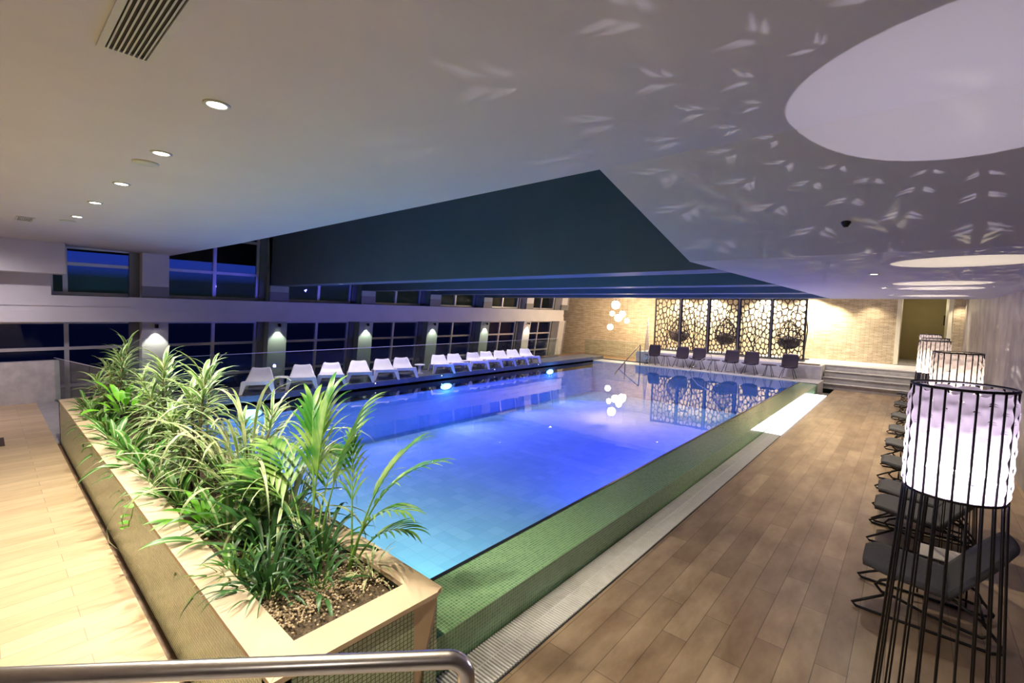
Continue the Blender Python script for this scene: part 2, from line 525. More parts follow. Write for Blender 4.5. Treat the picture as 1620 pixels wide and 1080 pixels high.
        if parent is not None: o.parent = parent
        if solid:
            md = o.modifiers.new('solid', 'SOLIDIFY'); md.thickness = solid; md.offset = 0
        if sub:
            md = o.modifiers.new('sub', 'SUBSURF'); md.levels = sub; md.render_levels = sub
        if bev:
            md = o.modifiers.new('bev', 'BEVEL'); md.width = bev; md.segments = 2; md.limit_method = 'ANGLE'
        return o

def tag(o, label=None, cat=None, group=None, kind=None):
    if label: o['label'] = label
    if cat: o['category'] = cat
    if group: o['group'] = group
    if kind: o['kind'] = kind
    return o
def thing(name, label, cat, loc=(0, 0, 0), rotz=0, group=None):
    o = bpy.data.objects.new(name, None)
    o.empty_display_size = 0.2
    COL.objects.link(o)
    o.location = loc
    o.rotation_euler = (0, 0, rotz)
    return tag(o, label, cat, group)
KIDS = {}
def kids(o):
    return [c for c in COL.objects if c.parent == o]
def dup(root, loc, rotz, label, group=None, scale=None):
    r = root.copy(); COL.objects.link(r)
    r.location = loc; r.rotation_euler = (0, 0, rotz)
    r['label'] = label
    if group: r['group'] = group
    if scale: r.scale = scale
    for ch in kids(root):
        c = ch.copy(); COL.objects.link(c); c.parent = r
        for g in kids(ch):
            d = g.copy(); COL.objects.link(d); d.parent = c
    return r
def struct(name, mb, mat, label, cat='wall', parent=None, **kw):
    o = mb.build(name, mat, parent, **kw)
    if parent is None: tag(o, label, cat, None, 'structure')
    return o

# ------------------------------------------------------------------ room shell
H1, H2, H3, OX, OY, FY, CY2 = 3.73, 3.2, 3.62, -1.95, 3.25, 5.28, 16.3
RIMX = -2.38
struct('floor', MB().prism([(-16.3, -4), (-2.03, -4), (-2.03, 0.80), (-16.3, 0.80)], -0.2, 0), 'wood_left', 'pale wood look plank floor in front of the planter', 'floor')
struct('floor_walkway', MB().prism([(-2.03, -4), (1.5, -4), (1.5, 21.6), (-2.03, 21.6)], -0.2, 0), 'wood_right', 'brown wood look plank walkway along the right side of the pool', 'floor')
struct('trim_1', MB().box((-11.9, 0.80, -0.2), (-2.4, 0.87, -0.03)), 'joint_brown', 'sunk brown joint strip along the foot of the planter', 'trim')
# landing with the handrail (camera stands here)
struct('floor_landing', MB().prism([(-1.75, -0.42), (-0.62, 0.72), (1.5, 0.72), (1.5, -4), (-1.75, -4)], 0.0, 0.92), 'step_stone', 'raised landing behind the steel handrail', 'floor')
# near ceiling pieces
struct('ceiling', MB().prism([(-9.85, OY), (-10.9, -4), (1.6, -4), (1.6, OY)], H1, H1 + 0.3), 'ceiling', 'grey white ceiling above the planter and landing', 'ceiling')
mb = MB().hexa([(OX, OY, H1), (1.6, OY, H1), (1.6, FY, H2), (OX, FY, H2), (OX, OY, H1 + .3), (1.6, OY, H1 + .3), (1.6, FY, H2 + .3), (OX, FY, H2 + .3)])
struct('ceiling_slope', mb, 'ceiling', 'sloping ceiling panel falling towards the far walkway', 'ceiling')
struct('ceiling_walkway', MB().prism([(OX, FY), (1.6, FY), (1.6, CY2), (OX, CY2)], H2, H2 + 0.3), 'ceiling', 'low flat ceiling above the right walkway', 'ceiling')
struct('ceiling_far', MB().prism([(-17.2, CY2 + .6), (1.6, CY2 + .6), (1.6, 29), (-17.2, 29)], H3, H3 + 0.3).box((OX, CY2, H2), (1.6, CY2 + .6, H3 + .3)), 'ceiling', 'higher ceiling above the far platform and chairs', 'ceiling')
struct('ceiling_strip', MB().hexa([(-16.8, -4, 3.97), (-10.9, -4, H1), (-9.85, OY, H1), (-16.8, 3.66, 3.93), (-16.8, -4, 4.3), (-10.9, -4, H1 + .3), (-9.85, OY, H1 + .3), (-16.8, 3.66, 4.3)]), 'ceiling', 'ceiling strip rising gently to the window wall', 'ceiling')
# opening cheeks and roof above the pool
struct('trim_2', MB().box((OX, OY, H1 + 0.3), (OX + 0.15, CY2, 6.4)).box((OX, FY, H2 + .3), (OX + .15, CY2, H1 + 0.3)), 'teal_paint', 'dark upstand on the right edge of the pool ceiling opening', 'wall')
struct('trim_3', MB().box((-10, OY - 0.15, H1 + 0.3), (OX + .15, OY, 6.4)).box((-16.6, OY + .25, H1 + 0.57), (-10, OY + .4, 6.4)), 'teal_paint', 'dark upstand on the near edge of the pool ceiling opening', 'wall')
struct('ceiling_roof', MB().box((-17.2, -4, 6.4), (1.6, 29, 6.6)), 'teal_paint', 'high dark roof above the pool', 'ceiling')
# transverse beams
for i, (y, lab) in enumerate(((6.55, 'deep dark teal beam nearest above the pool'), (9.89, 'second dark teal beam over the middle of the pool'), (13.23, 'third dark teal beam over the far half of the pool'), (16.57, 'last dark teal beam over the far end of the pool'))):
    struct('ceiling_beam', MB().box((-16.05, y - .3, H2), (OX, y + .3, 6.4)), 'teal_paint', lab, 'beam')
# walls
struct('wall_right', MB().box((1.45, -4, 0), (1.65, 24.3, H1 + .3)), 'right_wall', 'rough grey plaster wall behind the dark lounge chairs', 'wall')
struct('wall_back', MB().box((-17.2, -4.2, -1), (1.65, -4, 6.4)), 'white_paint', 'plain wall behind the landing', 'wall')
struct('wall_far', MB().box((-18.0, 24.3, -1.0), (-0.42, 24.6, 6.4)), 'ledger_brick', 'long thin-course stone brick wall at the far end', 'wall')
struct('wall_column', MB().box((1.14, 24.3, 0.8), (1.45, 24.6, H3)), 'ledger_brick', 'narrow stone brick pier right of the doorway', 'wall')
struct('trim_4', MB().box((-0.52, 24.24, 0.82), (-0.38, 26.4, H3)).box((1.0, 24.35, 0.82), (1.14, 26.4, H3)), 'cream_paint', 'cream jambs of the doorway in the far wall', 'trim')
struct('wall_room', MB().box((-2.4, 28.0, 0.8), (2.6, 28.2, H3)).box((-2.4, 26.4, .8), (-2.2, 28, H3)).box((2.4, 26.4, .8), (2.6, 28, H3)).box((1.14, 26.3, .8), (2.6, 26.4, H3)).box((-2.4, 26.3, .8), (-.5, 26.4, H3)), 'olive_wall', 'olive yellow walls of the room beyond the doorway', 'wall')
struct('floor_room', MB().box((-2.4, 24.6, 0.6), (2.6, 28, 0.82)), 'concrete', 'pale floor of the room beyond the doorway', 'floor')
# lower hall by the windows
struct('floor_lower', MB().box((-17.3, -0.2, -1.2), (-12.0, 24.3, -1.0)).box((-17.3, -4, -1.2), (-16.3, -.2, -1.0)), 'lower_floor', 'dark lower floor by the window wall', 'floor')
# facade band, solid wall and bulkhead
struct('wall_band', MB().box((-16.6, -4, 2.02), (-15.90, 23.0, 2.30)).box((-16.6, -4, 2.30), (-15.93, 23.0, 2.42)).box((-16.6, -4, 2.42), (-15.90, 23.0, 2.68)), 'white_paint', 'long white horizontal band between the two rows of windows', 'wall')
struct('wall_left', MB().box((-16.7, -4, 2.68), (-15.92, 1.12, 4.3)), 'white_paint', 'white wall above the band at the far left', 'wall')
struct('wall_bulkhead', MB().box((-15.92, -4, 3.18), (-15.15, 1.33, 4.0)), 'white_paint', 'boxed bulkhead hanging under the ceiling at the far left', 'wall')
struct('wall_parapet', MB().box((-16.55, -4, -1.0), (-16.3, 1.24, 1.03)), 'concrete', 'low mottled concrete parapet at the far left', 'wall')

def xf(z): return -16.95 + 0.14 * z
def facade_piece(mb, y0, y1, z0, z1, t0=0.0, t1=0.06):
    mb.hexa([(xf(z0) + t0, y0, z0), (xf(z0) + t1, y0, z0), (xf(z0) + t1, y1, z0), (xf(z0) + t0, y1, z0),
             (xf(z1) + t0, y0, z1), (xf(z1) + t1, y0, z1), (xf(z1) + t1, y1, z1), (xf(z1) + t0, y1, z1)])
nw_ = 0
pil = [3.21 + 3.34 * i for i in range(7)]
bays = [(-4.0, -0.9, None), (-0.9, 2.85, 1.42)] + [(p + 0.30, p + 2.82, p + 1.55) for p in pil[:6]] + [(pil[6] + .3, 24.3, pil[6] + .62)]
def window_bay(y0, y1, ym, z0, z1, trans, lab, top=False):
    global nw_
    nw_ += 1
    g = MB()
    facade_piece(g, y0, y1, z0, z1, 0.02, 0.035)
    w = g.build('window_%d' % nw_, 'window_glass')
    tag(w, lab, 'window', None, 'structure')
    f = MB()
    for yy in [y0 + .03, y1 - .03] + ([ym] if ym else []):
        facade_piece(f, yy - 0.045, yy + 0.045, z0, z1, -0.03, 0.08)
    for zz in [z0 + .04, z1 - .03] + trans:
        facade_piece(f, y0, y1, zz - 0.04, zz + 0.04, -0.03, 0.07)
    f.build('window_frame', 'frame_metal', w)
ordn = ['left edge', 'first', 'second', 'third', 'fourth', 'fifth', 'sixth', 'seventh', 'last']
for i, (a, b, m_) in enumerate(bays):
    window_bay(a, b, m_, -1.0, 2.02, [0.30, 1.30], 'lower window %s from the left end of the window wall' % ordn[i])
    if i >= 1:
        window_bay(max(a, 1.12), b, m_ if i > 1 else 1.42, 2.70, 3.95 if i == 1 else 6.3, [3.50] if i == 1 else [3.52, 4.55, 5.5], 'upper window %s from the left end above the white band' % ordn[i])
# facade pillars
for i, p in enumerate(pil):
    m2 = MB()
    for z0, z1 in ((-1.0, 2.02), (2.68, 3.9 if i == 0 else 6.4)):
        m2.hexa([(xf(z0) - .1, p - .3, z0), (xf(z0) + .5, p - .3, z0), (xf(z0) + .5, p + .3, z0), (xf(z0) - .1, p + .3, z0),
                 (xf(z1) - .1, p - .3, z1), (xf(z1) + .5, p - .3, z1), (xf(z1) + .5, p + .3, z1), (xf(z1) - .1, p + .3, z1)])
    struct('wall_pillar', m2, 'pillar_green' if 0 < i < 5 else 'white_paint', '%s slanted pillar of the window wall from the left' % ['first', 'second', 'third', 'fourth', 'fifth', 'sixth', 'seventh'][i], 'pillar')
struct('wall_facade_fill', MB().box((-17.4, -4, 3.9), (-17.3, 24.3, 6.4)).box((-17.4, -4, -1.2), (-17.3, 24.3, -0.9)), 'dark_ground', 'dark outer edge beyond the window wall', 'wall')
for p in pil[:6]:
    pass
mbl = MB()
for p in pil:
    mbl.hexa([(xf(2.68) + .4, p - .305, 2.68), (xf(2.68) + .515, p - .305, 2.68), (xf(2.68) + .515, p + .305, 2.68), (xf(2.68) + .4, p + .305, 2.68),
              (xf(3.0) + .4, p - .305, 3.0), (xf(3.0) + .515, p - .305, 3.0), (xf(3.0) + .515, p + .305, 3.0), (xf(3.0) + .4, p + .305, 3.0)])
struct('trim_10', mbl, 'trim_grey', 'grey foot panels of the upper pillars', 'trim')
# dark recessed panels beside each pillar
mbp = MB()
for p in pil:
    facade_piece(mbp, p - .52, p - .30, -1.0, 2.02, 0.0, 0.16)
    facade_piece(mbp, p - .52, p - .30, 2.68, 3.9 if p < 4 else 6.4, 0.0, 0.16)
struct('trim_5', mbp, 'trim_grey', 'dark narrow infill panels beside the pillars', 'trim')
# outside
struct('ground_outside', MB().box((-150, -80, -1.6), (-17.5, 120, -1.4)), 'dark_ground', 'dark ground outside the windows', 'ground')

# ------------------------------------------------------------------ pool
PX0, PX1, PY0, PY1, WZ, PB = -11.4, -2.96, 1.92, 19.05, 0.295, -1.15
struct('pool_basin', MB().box((PX0 - .15, PY0 - .15, PB - .1), (PX1 + .05, PY1 + .1, PB)).box((PX0 - .1, PY0, PB), (PX0, PY1, WZ + .04)).box((PX1, PY0, PB), (PX1 + .05, PY1, 0.27)).box((PX0, PY0 - .1, PB), (PX1, PY0, .20)).box((PX0, PY1, PB), (PX1, PY1 + .08, 0.29)), 'pool_tile', 'blue tiled swimming pool basin', 'pool')
wt = MB().box((PX0, PY0, WZ - 0.004), (PX1, PY1, WZ))
wt.v = [v for v in wt.v]; wt.f = [wt.f[1]]; wt.uv = [None]; wt.sm = [False]
tag(wt.build('pool_water', 'water'), 'still blue lit water filling the large pool', 'water', None, 'stuff')
# overflow rim, slightly falling outwards, green mosaic
rim = thing('pool_rim', 'green mosaic overflow rim along the right side of the pool', 'pool rim', (0, 0, 0))
MB().hexa([(PX1 + .05, PY0, 0.0), (RIMX, PY0, 0.0), (RIMX, 19.05, 0.0), (PX1 + .05, 19.05, 0.0), (PX1 + .05, PY0, WZ + .012), (RIMX, PY0, 0.285), (RIMX, 19.05, 0.285), (PX1 + .05, 19.05, WZ + .012)]).build('mosaic_wall', 'mosaic_green', rim)
MB().box((PX1 + .012, PY0, WZ - .02), (PX1 + .05, 19.0, WZ + .018)).build('edge_strip', 'dark_steel', rim)
rim['kind'] = 'structure'
# gutter with grate
gt = thing('drain_channel', 'long slatted drainage grate along the foot of the green pool rim', 'drain grate', (0, 0, 0))
MB().box((RIMX + .002, 1.93, 0.001), (-2.03, 19.2, 0.006)).build('channel_bed', 'gutter_dark', gt)
mb = MB(); y = 1.94
while y < 11.45:
    mb.box((RIMX + .02, y, 0.006), (-2.04, y + 0.014, 0.020)); y += 0.0275
mb.box((-2.215, 1.94, 0.006), (-2.205, 11.45, 0.018))
mb.build('grate_slats', 'grate_white', gt)
ls = thing('glowing_grate', 'bright white glare on a stretch of the drain grate near the far steps', 'grate glare', (0, 0, 0))
MB().box((RIMX + .02, 11.45, 0.007), (-2.04, 18.5, 0.022)).build('glow_panel', 'grate_glare', ls)  # emissive panel stands for the bright glare on this stretch of grate
# deck along the windows
struct('floor_pool_deck', MB().box((-12.75, 2.0, -1.0), (PX0 - .1, 20.2, 0.46)), 'deck_dark', 'narrow dark deck under the white loungers', 'floor')
struct('trim_6', MB().box((PX0 - .1, 2.0, .0), (PX0, PY1, 0.475)), 'slate_tile', 'dark coping on the lounger side of the pool', 'trim')
struct('floor_far_deck', MB().box((-12.75, 19.13, -1.0), (RIMX, 20.5, 0.31)), 'step_stone', 'grey far deck between the pool and the ledge', 'floor')
struct('floor_far_left', MB().box((-15.5, 20.2, -1.0), (-9.9, 24.3, 0.1)), 'joint_brown', 'brown floor in front of the warm lit brick wall', 'floor')
struct('floor_platform', MB().box((-9.9, 20.5, -0.2), (-2.5, 24.3, 0.80)).box((-2.5, 21.6, -.2), (1.5, 24.3, 0.80)), 'concrete', 'raised stone platform in front of the far wall', 'floor')
struct('trim_7', MB().box((-3.62, 20.42, 0), (-2.47, 20.6, 0.82)), 'concrete', 'pale block at the end of the steps', 'wall')
# steps
st = MB()
for i in range(3):
    st.box((-2.45, 20.5 + .32 * i, 0.0), (1.45, 21.7, 0.20 * (i + 1) - .02))
    st.box((-2.45, 20.47 + .32 * i, 0.20 * (i + 1) - .02), (1.45, 20.9 + .32 * i, 0.20 * (i + 1)))
stp = thing('stair_flight', 'grey stone steps up to the far platform', 'steps')
st.build('stair_steps', 'step_stone', stp)
stp['kind'] = 'structure'
struct('baseboard_far', MB().box((-2.45, 21.57, 0.775), (1.45, 21.7, 0.81)), 'concrete', 'top nosing of the far steps', 'trim')

# underwater light fittings
for i, y in enumerate((4.0, 9.9, 15.6)):
    t = thing('underwater_light', 'glowing blue underwater light on the lounger side, %s' % ['nearest the planter', 'middle of the three', 'farthest of the three'][i], 'pool light', (PX0, y, 0.06), 0, 'underwater lights on the lounger side')
    t.scale = (1, 1.8, .8)  # lens widened to imitate the broad glow in the water around it
    m2 = MB(); m2.lathe([(0.001, .035), (.10, .035), (.125, .012), (.125, 0)], (0, 0, 0), 20)
    m2.v = [(v[2], v[1], v[0]) for v in m2.v]; m2.build('lens', 'lens_cyan' if i < 2 else 'lens_blue', t)
    m2 = MB(); m2.lathe([(.125, 0), (.125, .02), (.15, .02), (.15, 0)], (0, 0, 0), 20)
    m2.v = [(v[2], v[1], v[0]) for v in m2.v]; m2.build('bezel', 'steel', t)
for i, y in enumerate((4.78, 7.26, 9.7, 12.2, 14.8)):
    t = MB().disc((0, 0, 0), .015, .006, 12)
    t.v = [(v[2], v[1], v[0]) for v in t.v]
    o = t.build('marker_light', 'tiny_led'); o.location = (PX0 + .001, y, .43)
    tag(o, 'tiny white marker light in the dark coping, %s from the planter' % ['nearest', 'second', 'third', 'fourth', 'farthest'][i], 'marker light', 'marker lights in the coping')

# ------------------------------------------------------------------ planter
PLX0, PLX1, PLY0, PLY1, PLH = -11.55, -2.225, 0.85, 1.90, 0.78
pl = thing('planter', 'long mosaic clad planter with sandy stone cap full of green plants', 'planter', (0, 0, 0))
ci = 0.20
MB().box((PLX0, PLY0, 0), (PLX1, PLY0 + .10, PLH - .03)).box((PLX0, PLY1 - .1, 0), (PLX1 - .02, PLY1, PLH - .03)).box((PLX0, PLY0, 0), (PLX0 + .1, PLY1, PLH - .03)).box((PLX1 - .10, PLY0, 0), (PLX1, PLY1 - .2, PLH - .03)).build('planter_wall', 'mosaic_olive', pl)
cap = MB()
z0, z1 = PLH - .03, PLH
xo0, xo1, yo0, yo1 = PLX0, PLX1 + .01, PLY0 - .003, PLY1 + .02
xi0, xi1, yi0, yi1 = PLX0 + ci, PLX1 - .20, PLY0 + .20, PLY1 - .14
def slabq(mb, q, z0, z1):
    mb.prism(q, z0, z1)
x = xo0; N = 10
for i in range(N):
    a0 = xo0 + (xo1 - xo0) * i / N; a1 = xo0 + (xo1 - xo0) * (i + 1) / N
    b0 = max(a0, xi0) if i else xi0; b1 = min(a1, xi1)
    if i == N - 1: b1 = xi1
    slabq(cap, [(a0 + .001, yo0), (a1 - .001, yo0), (b1, yi0), (b0, yi0)], z0, z1)
    slabq(cap, [(b0, yi1), (b1, yi1), (a1 - .001, yo1), (a0 + .001, yo1)], z0, z1)
slabq(cap, [(xi1, yi0), (xo1, yo0 + .002), (xo1 + .02, yo1 - .06), (xo1 - .01, yo1), (xi1, yi1)], z0, z1)
slabq(cap, [(xo0, yo0), (xi0, yi0), (xi0, yi1), (xo0, yo1)], z0, z1)
cap.build('stone_cap', 'cap_stone', pl)
MB().hexa([(PLX1 - .14, PLY1 - .2, 0), (PLX1 - .02, PLY1 - .2, 0), (PLX1 - .12, PLY1 - .01, 0), (PLX1 - .2, PLY1 + .01, 0),
           (PLX1 - .14, PLY1 - .2, PLH - .03), (PLX1 + .004, PLY1 - .2, PLH - .03), (PLX1 + .02, PLY1 - .03, PLH - .03), (PLX1 - .14, PLY1 + .015, PLH - .03)]).build('corner_stone', 'cap_stone', pl)
def soilf(u, v):
    x = xi0 - .02 + (xi1 - xi0 + .04) * u; y = yi0 - .02 + (yi1 - yi0 + .04) * v
    return (x, y, 0.70 + .02 * math.sin(x * 7) * math.cos(y * 9) + random.uniform(-.008, .008))
tag(MB().grid(soilf, 160, 18).build('soil_bed', 'soil'), 'dark soil filling the planter', 'soil', None, 'stuff')
g = MB()
for _ in range(1300):
    c = (random.gauss(-2.80, .10), random.uniform(yi0, yi1), 0); r = random.uniform(.004, .010)
    if not (xi0 < c[0] < xi1): continue
    g.ball((c[0], c[1], .715 + random.uniform(0, .02)), r, 6, 4, .8)
for _ in range(500):
    c = (random.uniform(-7, -3), random.choice((yi0 + random.random() * .06, yi1 - random.random() * .06))); r = random.uniform(.005, .012)
    g.ball((c[0], c[1], .715 + random.uniform(0, .015)), r, 6, 4, .8)
tag(g.build('gravel_pebbles', 'gravel'), 'loose tan clay pebbles on the soil at the near end of the planter', 'pebbles', None, 'stuff')

# ------------------------------------------------------------------ plants
def dracaena(name, loc, h, heads, label, nleaf=46, L=0.34, w=0.036, mat='leaf_dracaena', seed=0):
    random.seed(seed)
    t = thing(name, label, 'plant', loc)
    st = MB(); fo = MB()
    for k in range(heads):
        a = 2 * PI * k / heads + random.random(); s = 0.0 if heads == 1 else random.uniform(.10, .22)
        hh = h * (1 - .17 * (k % 4)) - .1
        top = Vector((math.cos(a) * s, math.sin(a) * s, hh))
        pts = [Vector((math.cos(a) * .03, math.sin(a) * .03, 0)), top * .5 + Vector((0, 0, .02)), top]
        st.tube(pts, [.013, .011, .009], 6)
        n = nleaf
        for i in range(n):
            f = i / n
            p = pts[1].lerp(top, f) if f < .999 else top
            p = Vector((0, 0, 0)).lerp(top, .25 + .75 * f)
            az = i * 2.399 + random.uniform(-.2, .2)
            el = .05 + 1.15 * f ** 1.6 + random.uniform(-.15, .15)
            fo.leaf(p, az, el, L * random.uniform(.75, 1.1), w * random.uniform(.8, 1.15), random.uniform(.9, 1.7), 6, .3, .45)
    st.build('stem', 'cane', t); fo.build('foliage', mat, t)
    return t
def rosette(name, loc, label, n=16, L=.32, w=.085, mat='leaf_broad', el0=.25, el1=1.25, droop=1.1, seed=0, stalk=.10, spread=.05, wp=.42, seg=7):
    random.seed(seed)
    t = thing(name, label, 'plant', loc)
    fo = MB(); st = MB()
    for i in range(n):
        f = i / max(1, n - 1)
        az = i * 2.399 + random.uniform(-.3, .3); el = el0 + (el1 - el0) * f + random.uniform(-.15, .15)
        r = spread * random.random()
        b = Vector((math.cos(az) * r, math.sin(az) * r, 0))
        tip = b + Vector((math.cos(az) * math.cos(el), math.sin(az) * math.cos(el), math.sin(el))) * stalk * random.uniform(.6, 1.4)
        st.tube([b, tip], [.006, .004], 5)
        fo.leaf(tip, az, el, L * random.uniform(.7, 1.15), w * random.uniform(.8, 1.15), droop * random.uniform(.6, 1.4), seg, .22, wp, random.uniform(-.4, .4))
    st.build('stalks', 'palm_stem', t); fo.build('foliage', mat, t)
    return t
SZ = 0.69
def D(x, y, h, heads, lab, seed, **k): return dracaena('dracaena_plant', (x, y, SZ), h, heads, lab, seed=seed, **k)
D(-10.35, 1.55, 1.22, 3, 'tall narrow-leaved dracaena at the far left end of the planter', 11, L=.42, nleaf=50)
D(-9.55, 1.35, 1.10, 3, 'narrow-leaved dracaena second from the far left end of the planter', 12, L=.38, nleaf=44)
D(-8.3, 1.65, 1.05, 2, 'slender dracaena in front of the first lit pillar', 13, L=.36)
D(-7.2, 1.45, 1.25, 3, 'bushy variegated dracaena in the middle of the planter', 14, L=.40, w=.045)
D(-6.3, 1.68, 1.20, 2, 'dracaena behind the middle of the planter near the water', 15, L=.38)
D(-5.45, 1.38, 1.26, 3, 'tallest variegated dracaena with spiky upright top leaves', 16, L=.42, w=.048)
D(-4.75, 1.70, 0.95, 2, 'shorter dracaena between the tallest one and the arching grass', 17, L=.34)
def A(x, y, lab, seed, **k): return rosette('broadleaf_plant', (x, y, SZ), lab, seed=seed, **k)
A(-10.9, 1.15, 'low leafy plant at the far left corner of the planter', 21, n=26, L=.24, w=.06, el0=-.1)
A(-10.2, 1.12, 'low pale-green plant on the cap beside the far left corner', 22, n=28, L=.26, w=.06, el0=-.2)
A(-9.4, 1.12, 'broad-leaved plant at the front edge under the far left dracaenas', 23, n=26, L=.30, w=.075, el0=-.1)
rosette('bright_leaf_plant', (-8.85, 1.35, SZ + .2), 'bright lime-green broad-leaved plant among the left dracaenas', n=18, L=.34, w=.10, mat='leaf_bright', seed=24, stalk=.2)
A(-8.55, 1.12, 'broad-leaved plant at the front edge below the lime-green one', 25, n=28, L=.30, w=.08, el0=-.2)
A(-7.8, 1.10, 'striped broad-leaved plant spilling over the front cap', 26, n=26, L=.34, w=.085, el0=-.2)
A(-7.1, 1.14, 'large striped plant with one long leaf hanging over the cap', 27, n=26, L=.40, w=.09, el0=-.3)
A(-6.4, 1.15, 'striped broad-leaved plant in the middle of the front edge', 28, n=28, L=.36, w=.085, el0=-.2)
A(-5.75, 1.14, 'low leafy plant at the front edge before the tallest dracaena', 29, n=30, L=.30, w=.06, el0=-.25)
A(-5.1, 1.16, 'low spreading plant at the front edge right of the tallest dracaena', 30, n=30, L=.30, w=.06, el0=-.25)
rosette('bright_leaf_plant', (-4.45, 1.2, SZ), 'bright green clump with upright blades below the arching grass', n=20, L=.34, w=.06, mat='leaf_bright', seed=31, stalk=.08, el0=.1)
A(-4.0, 1.22, 'dark striped plant with a long leaf lying on the near cap', 32, n=18, L=.42, w=.085, el0=-.1, mat='leaf_broad')
def Sx(x, y, lab, seed, n=46, L=.75, w=.026, **k): return rosette('arching_grass', (x, y, SZ), lab, n=n, L=L, w=w, mat='leaf_strappy', seed=seed, el0=.55, el1=1.45, droop=2.6, stalk=.22, spread=.05, wp=.3, seg=10, **k)
rosette('arching_grass', (-4.6, 1.58, SZ), 'large pale arching grass plant left of the near palm', n=60, L=.95, w=.03, mat='leaf_strappy', seed=41, el0=.5, el1=1.45, droop=2.8, stalk=.50, spread=.05, wp=.3, seg=10)
Sx(-5.35, 1.65, 'pale arching grass plant beside the tallest dracaena', 42, n=34, L=.62)
Sx(-3.95, 1.68, 'pale arching grass plant nearest the palm at the water side', 43, n=40, L=.75)
rosette('dark_strap_plant', (-3.55, 1.35, SZ), 'dark strap-leaved plant below the near palm', n=26, L=.55, w=.05, mat='leaf_dark', seed=44, el0=.2, el1=1.3, droop=1.6)
rosette('dark_strap_plant', (-3.25, 1.62, SZ), 'dark clump behind the near grass tuft', n=24, L=.42, w=.035, mat='leaf_dark', seed=45, el0=.3, el1=1.4, droop=1.8)
rosette('grass_tuft', (-3.08, 1.18, SZ), 'dark green grass tuft at the near corner of the planter', n=70, L=.36, w=.020, mat='leaf_dark', seed=46, el0=.5, el1=1.5, droop=1.7, stalk=.05, spread=.10)
rosette('grass_tuft', (-3.40, 1.10, SZ), 'small green grass tuft on the soil beside the near cap', n=44, L=.28, w=.018, mat='leaf_palm', seed=47, el0=.4, el1=1.5, droop=1.8, stalk=.05, spread=.08)
rosette('grass_tuft', (-2.78, 1.74, SZ), 'small pale grass tuft on the pebbles at the water corner', n=30, L=.24, w=.014, mat='leaf_strappy', seed=48, el0=.5, el1=1.5, droop=2.4, stalk=.04, spread=.05)
# red croton
rosette('croton_plant', (-11.05, 1.62, SZ + .25), 'red and orange croton at the far left end of the planter', n=16, L=.22, w=.06, mat='leaf_red', seed=50, el0=.1, el1=1.2, stalk=.14)
# palms: petioles with pinnate fronds
def palm(loc, label, fronds, seed, nl=11, LL=.34, lw=.034):
    random.seed(seed)
    t = thing('kentia_palm', label, 'plant', loc)
    st = MB()
    for (az, el, L, droop) in fronds:
        p = Vector((random.uniform(-.04, .04), random.uniform(-.04, .04), 0)); e2 = el; pts = [p.copy()]
        n = 16
        for i in range(n):
            d = Vector((math.cos(az) * math.cos(e2), math.sin(az) * math.cos(e2), math.sin(e2)))
            p = p + d * (L / n); pts.append(p.copy()); e2 -= droop / n * (0.2 + 1.6 * i / n)
        st.tube(pts, [.010 - .007 * i / n for i in range(n + 1)], 6)
        fr_ = MB()
        for i in range(nl):
            f = .52 + .48 * i / (nl - 1); k = f * n; a = int(min(k, n - 1)); q = pts[a].lerp(pts[a + 1], k - a)
            tdir = (pts[a + 1] - pts[a]).normalized(); ee = math.asin(max(-1, min(1, tdir.z)))
            for sgn in (-1, 1):
                spread = (1.0 - .65 * (i / (nl - 1)))
                fr_.leaf(q, az + sgn * spread * .9, ee * .8 + .1, LL * (1.0 - .35 * abs(i / (nl - 1) - .35)), lw, random.uniform(.7, 1.3), 7, .25, .42)
        fr_.build('frond', 'leaf_palm', t)
    st.build('petioles', 'palm_stem', t)
    return t
rosette('dark_strap_plant', (-4.05, 1.5, SZ), 'tall dark clump between the pale arching grass plants', n=24, L=.55, w=.045, mat='leaf_dark', seed=71, el0=.3, el1=1.4, droop=1.5, stalk=.2)
rosette('dark_strap_plant', (-2.88, 1.42, SZ), 'dark low clump on the pebbles at the near corner', n=22, L=.30, w=.03, mat='leaf_dark', seed=72, el0=.3, el1=1.4, droop=1.7)
palm((-3.35, 1.60, SZ), 'tall fan of upright palm fronds at the near end of the planter', [(2.7, 1.38, 1.12, .45), (2.0, 1.45, 1.16, .2), (.9, 1.38, 1.10, .25), (3.1, 1.1, 1.05, 1.1), (2.4, 1.05, 1.0, 1.2), (-2.8, 1.1, .95, 1.2), (3.4, .95, .9, 1.3)], 61, nl=8, LL=.40, lw=.046)
palm((-2.95, 1.66, SZ), 'slender palm leaning right over the water at the near end', [(.55, 1.30, 1.10, 1.1), (.2, 1.25, .80, 1.3), (1.2, 1.35, 1.0, .8), (.35, 1.1, .62, 1.2), (2.6, 1.4, .95, .7)], 62, nl=8, LL=.26, lw=.024)
# trailing vine on the planter face
tv = thing('trailing_vine', 'small trailing vine with round leaves hanging on the planter face', 'plant', (-5.15, .83, .6))
MB().tube([(.12, .12, .2), (.10, -.02, .19), (.06, -.03, .08), (-.04, -.03, .02), (-.12, -.02, -.05)], .004, 5).build('stem', 'palm_stem', tv)
m2 = MB()
random.seed(3)
for p, az in (((.10, -.03, .19), 3.5), ((.07, -.03, .12), 5.2), ((-.10, -.02, -.02), 4.0), ((-.12, -.02, -.05), 5.5)):
    m2.leaf(p, az, .3, .09, .075, .8, 5, .1, .5)
m2.build('foliage', 'leaf_bright', tv)

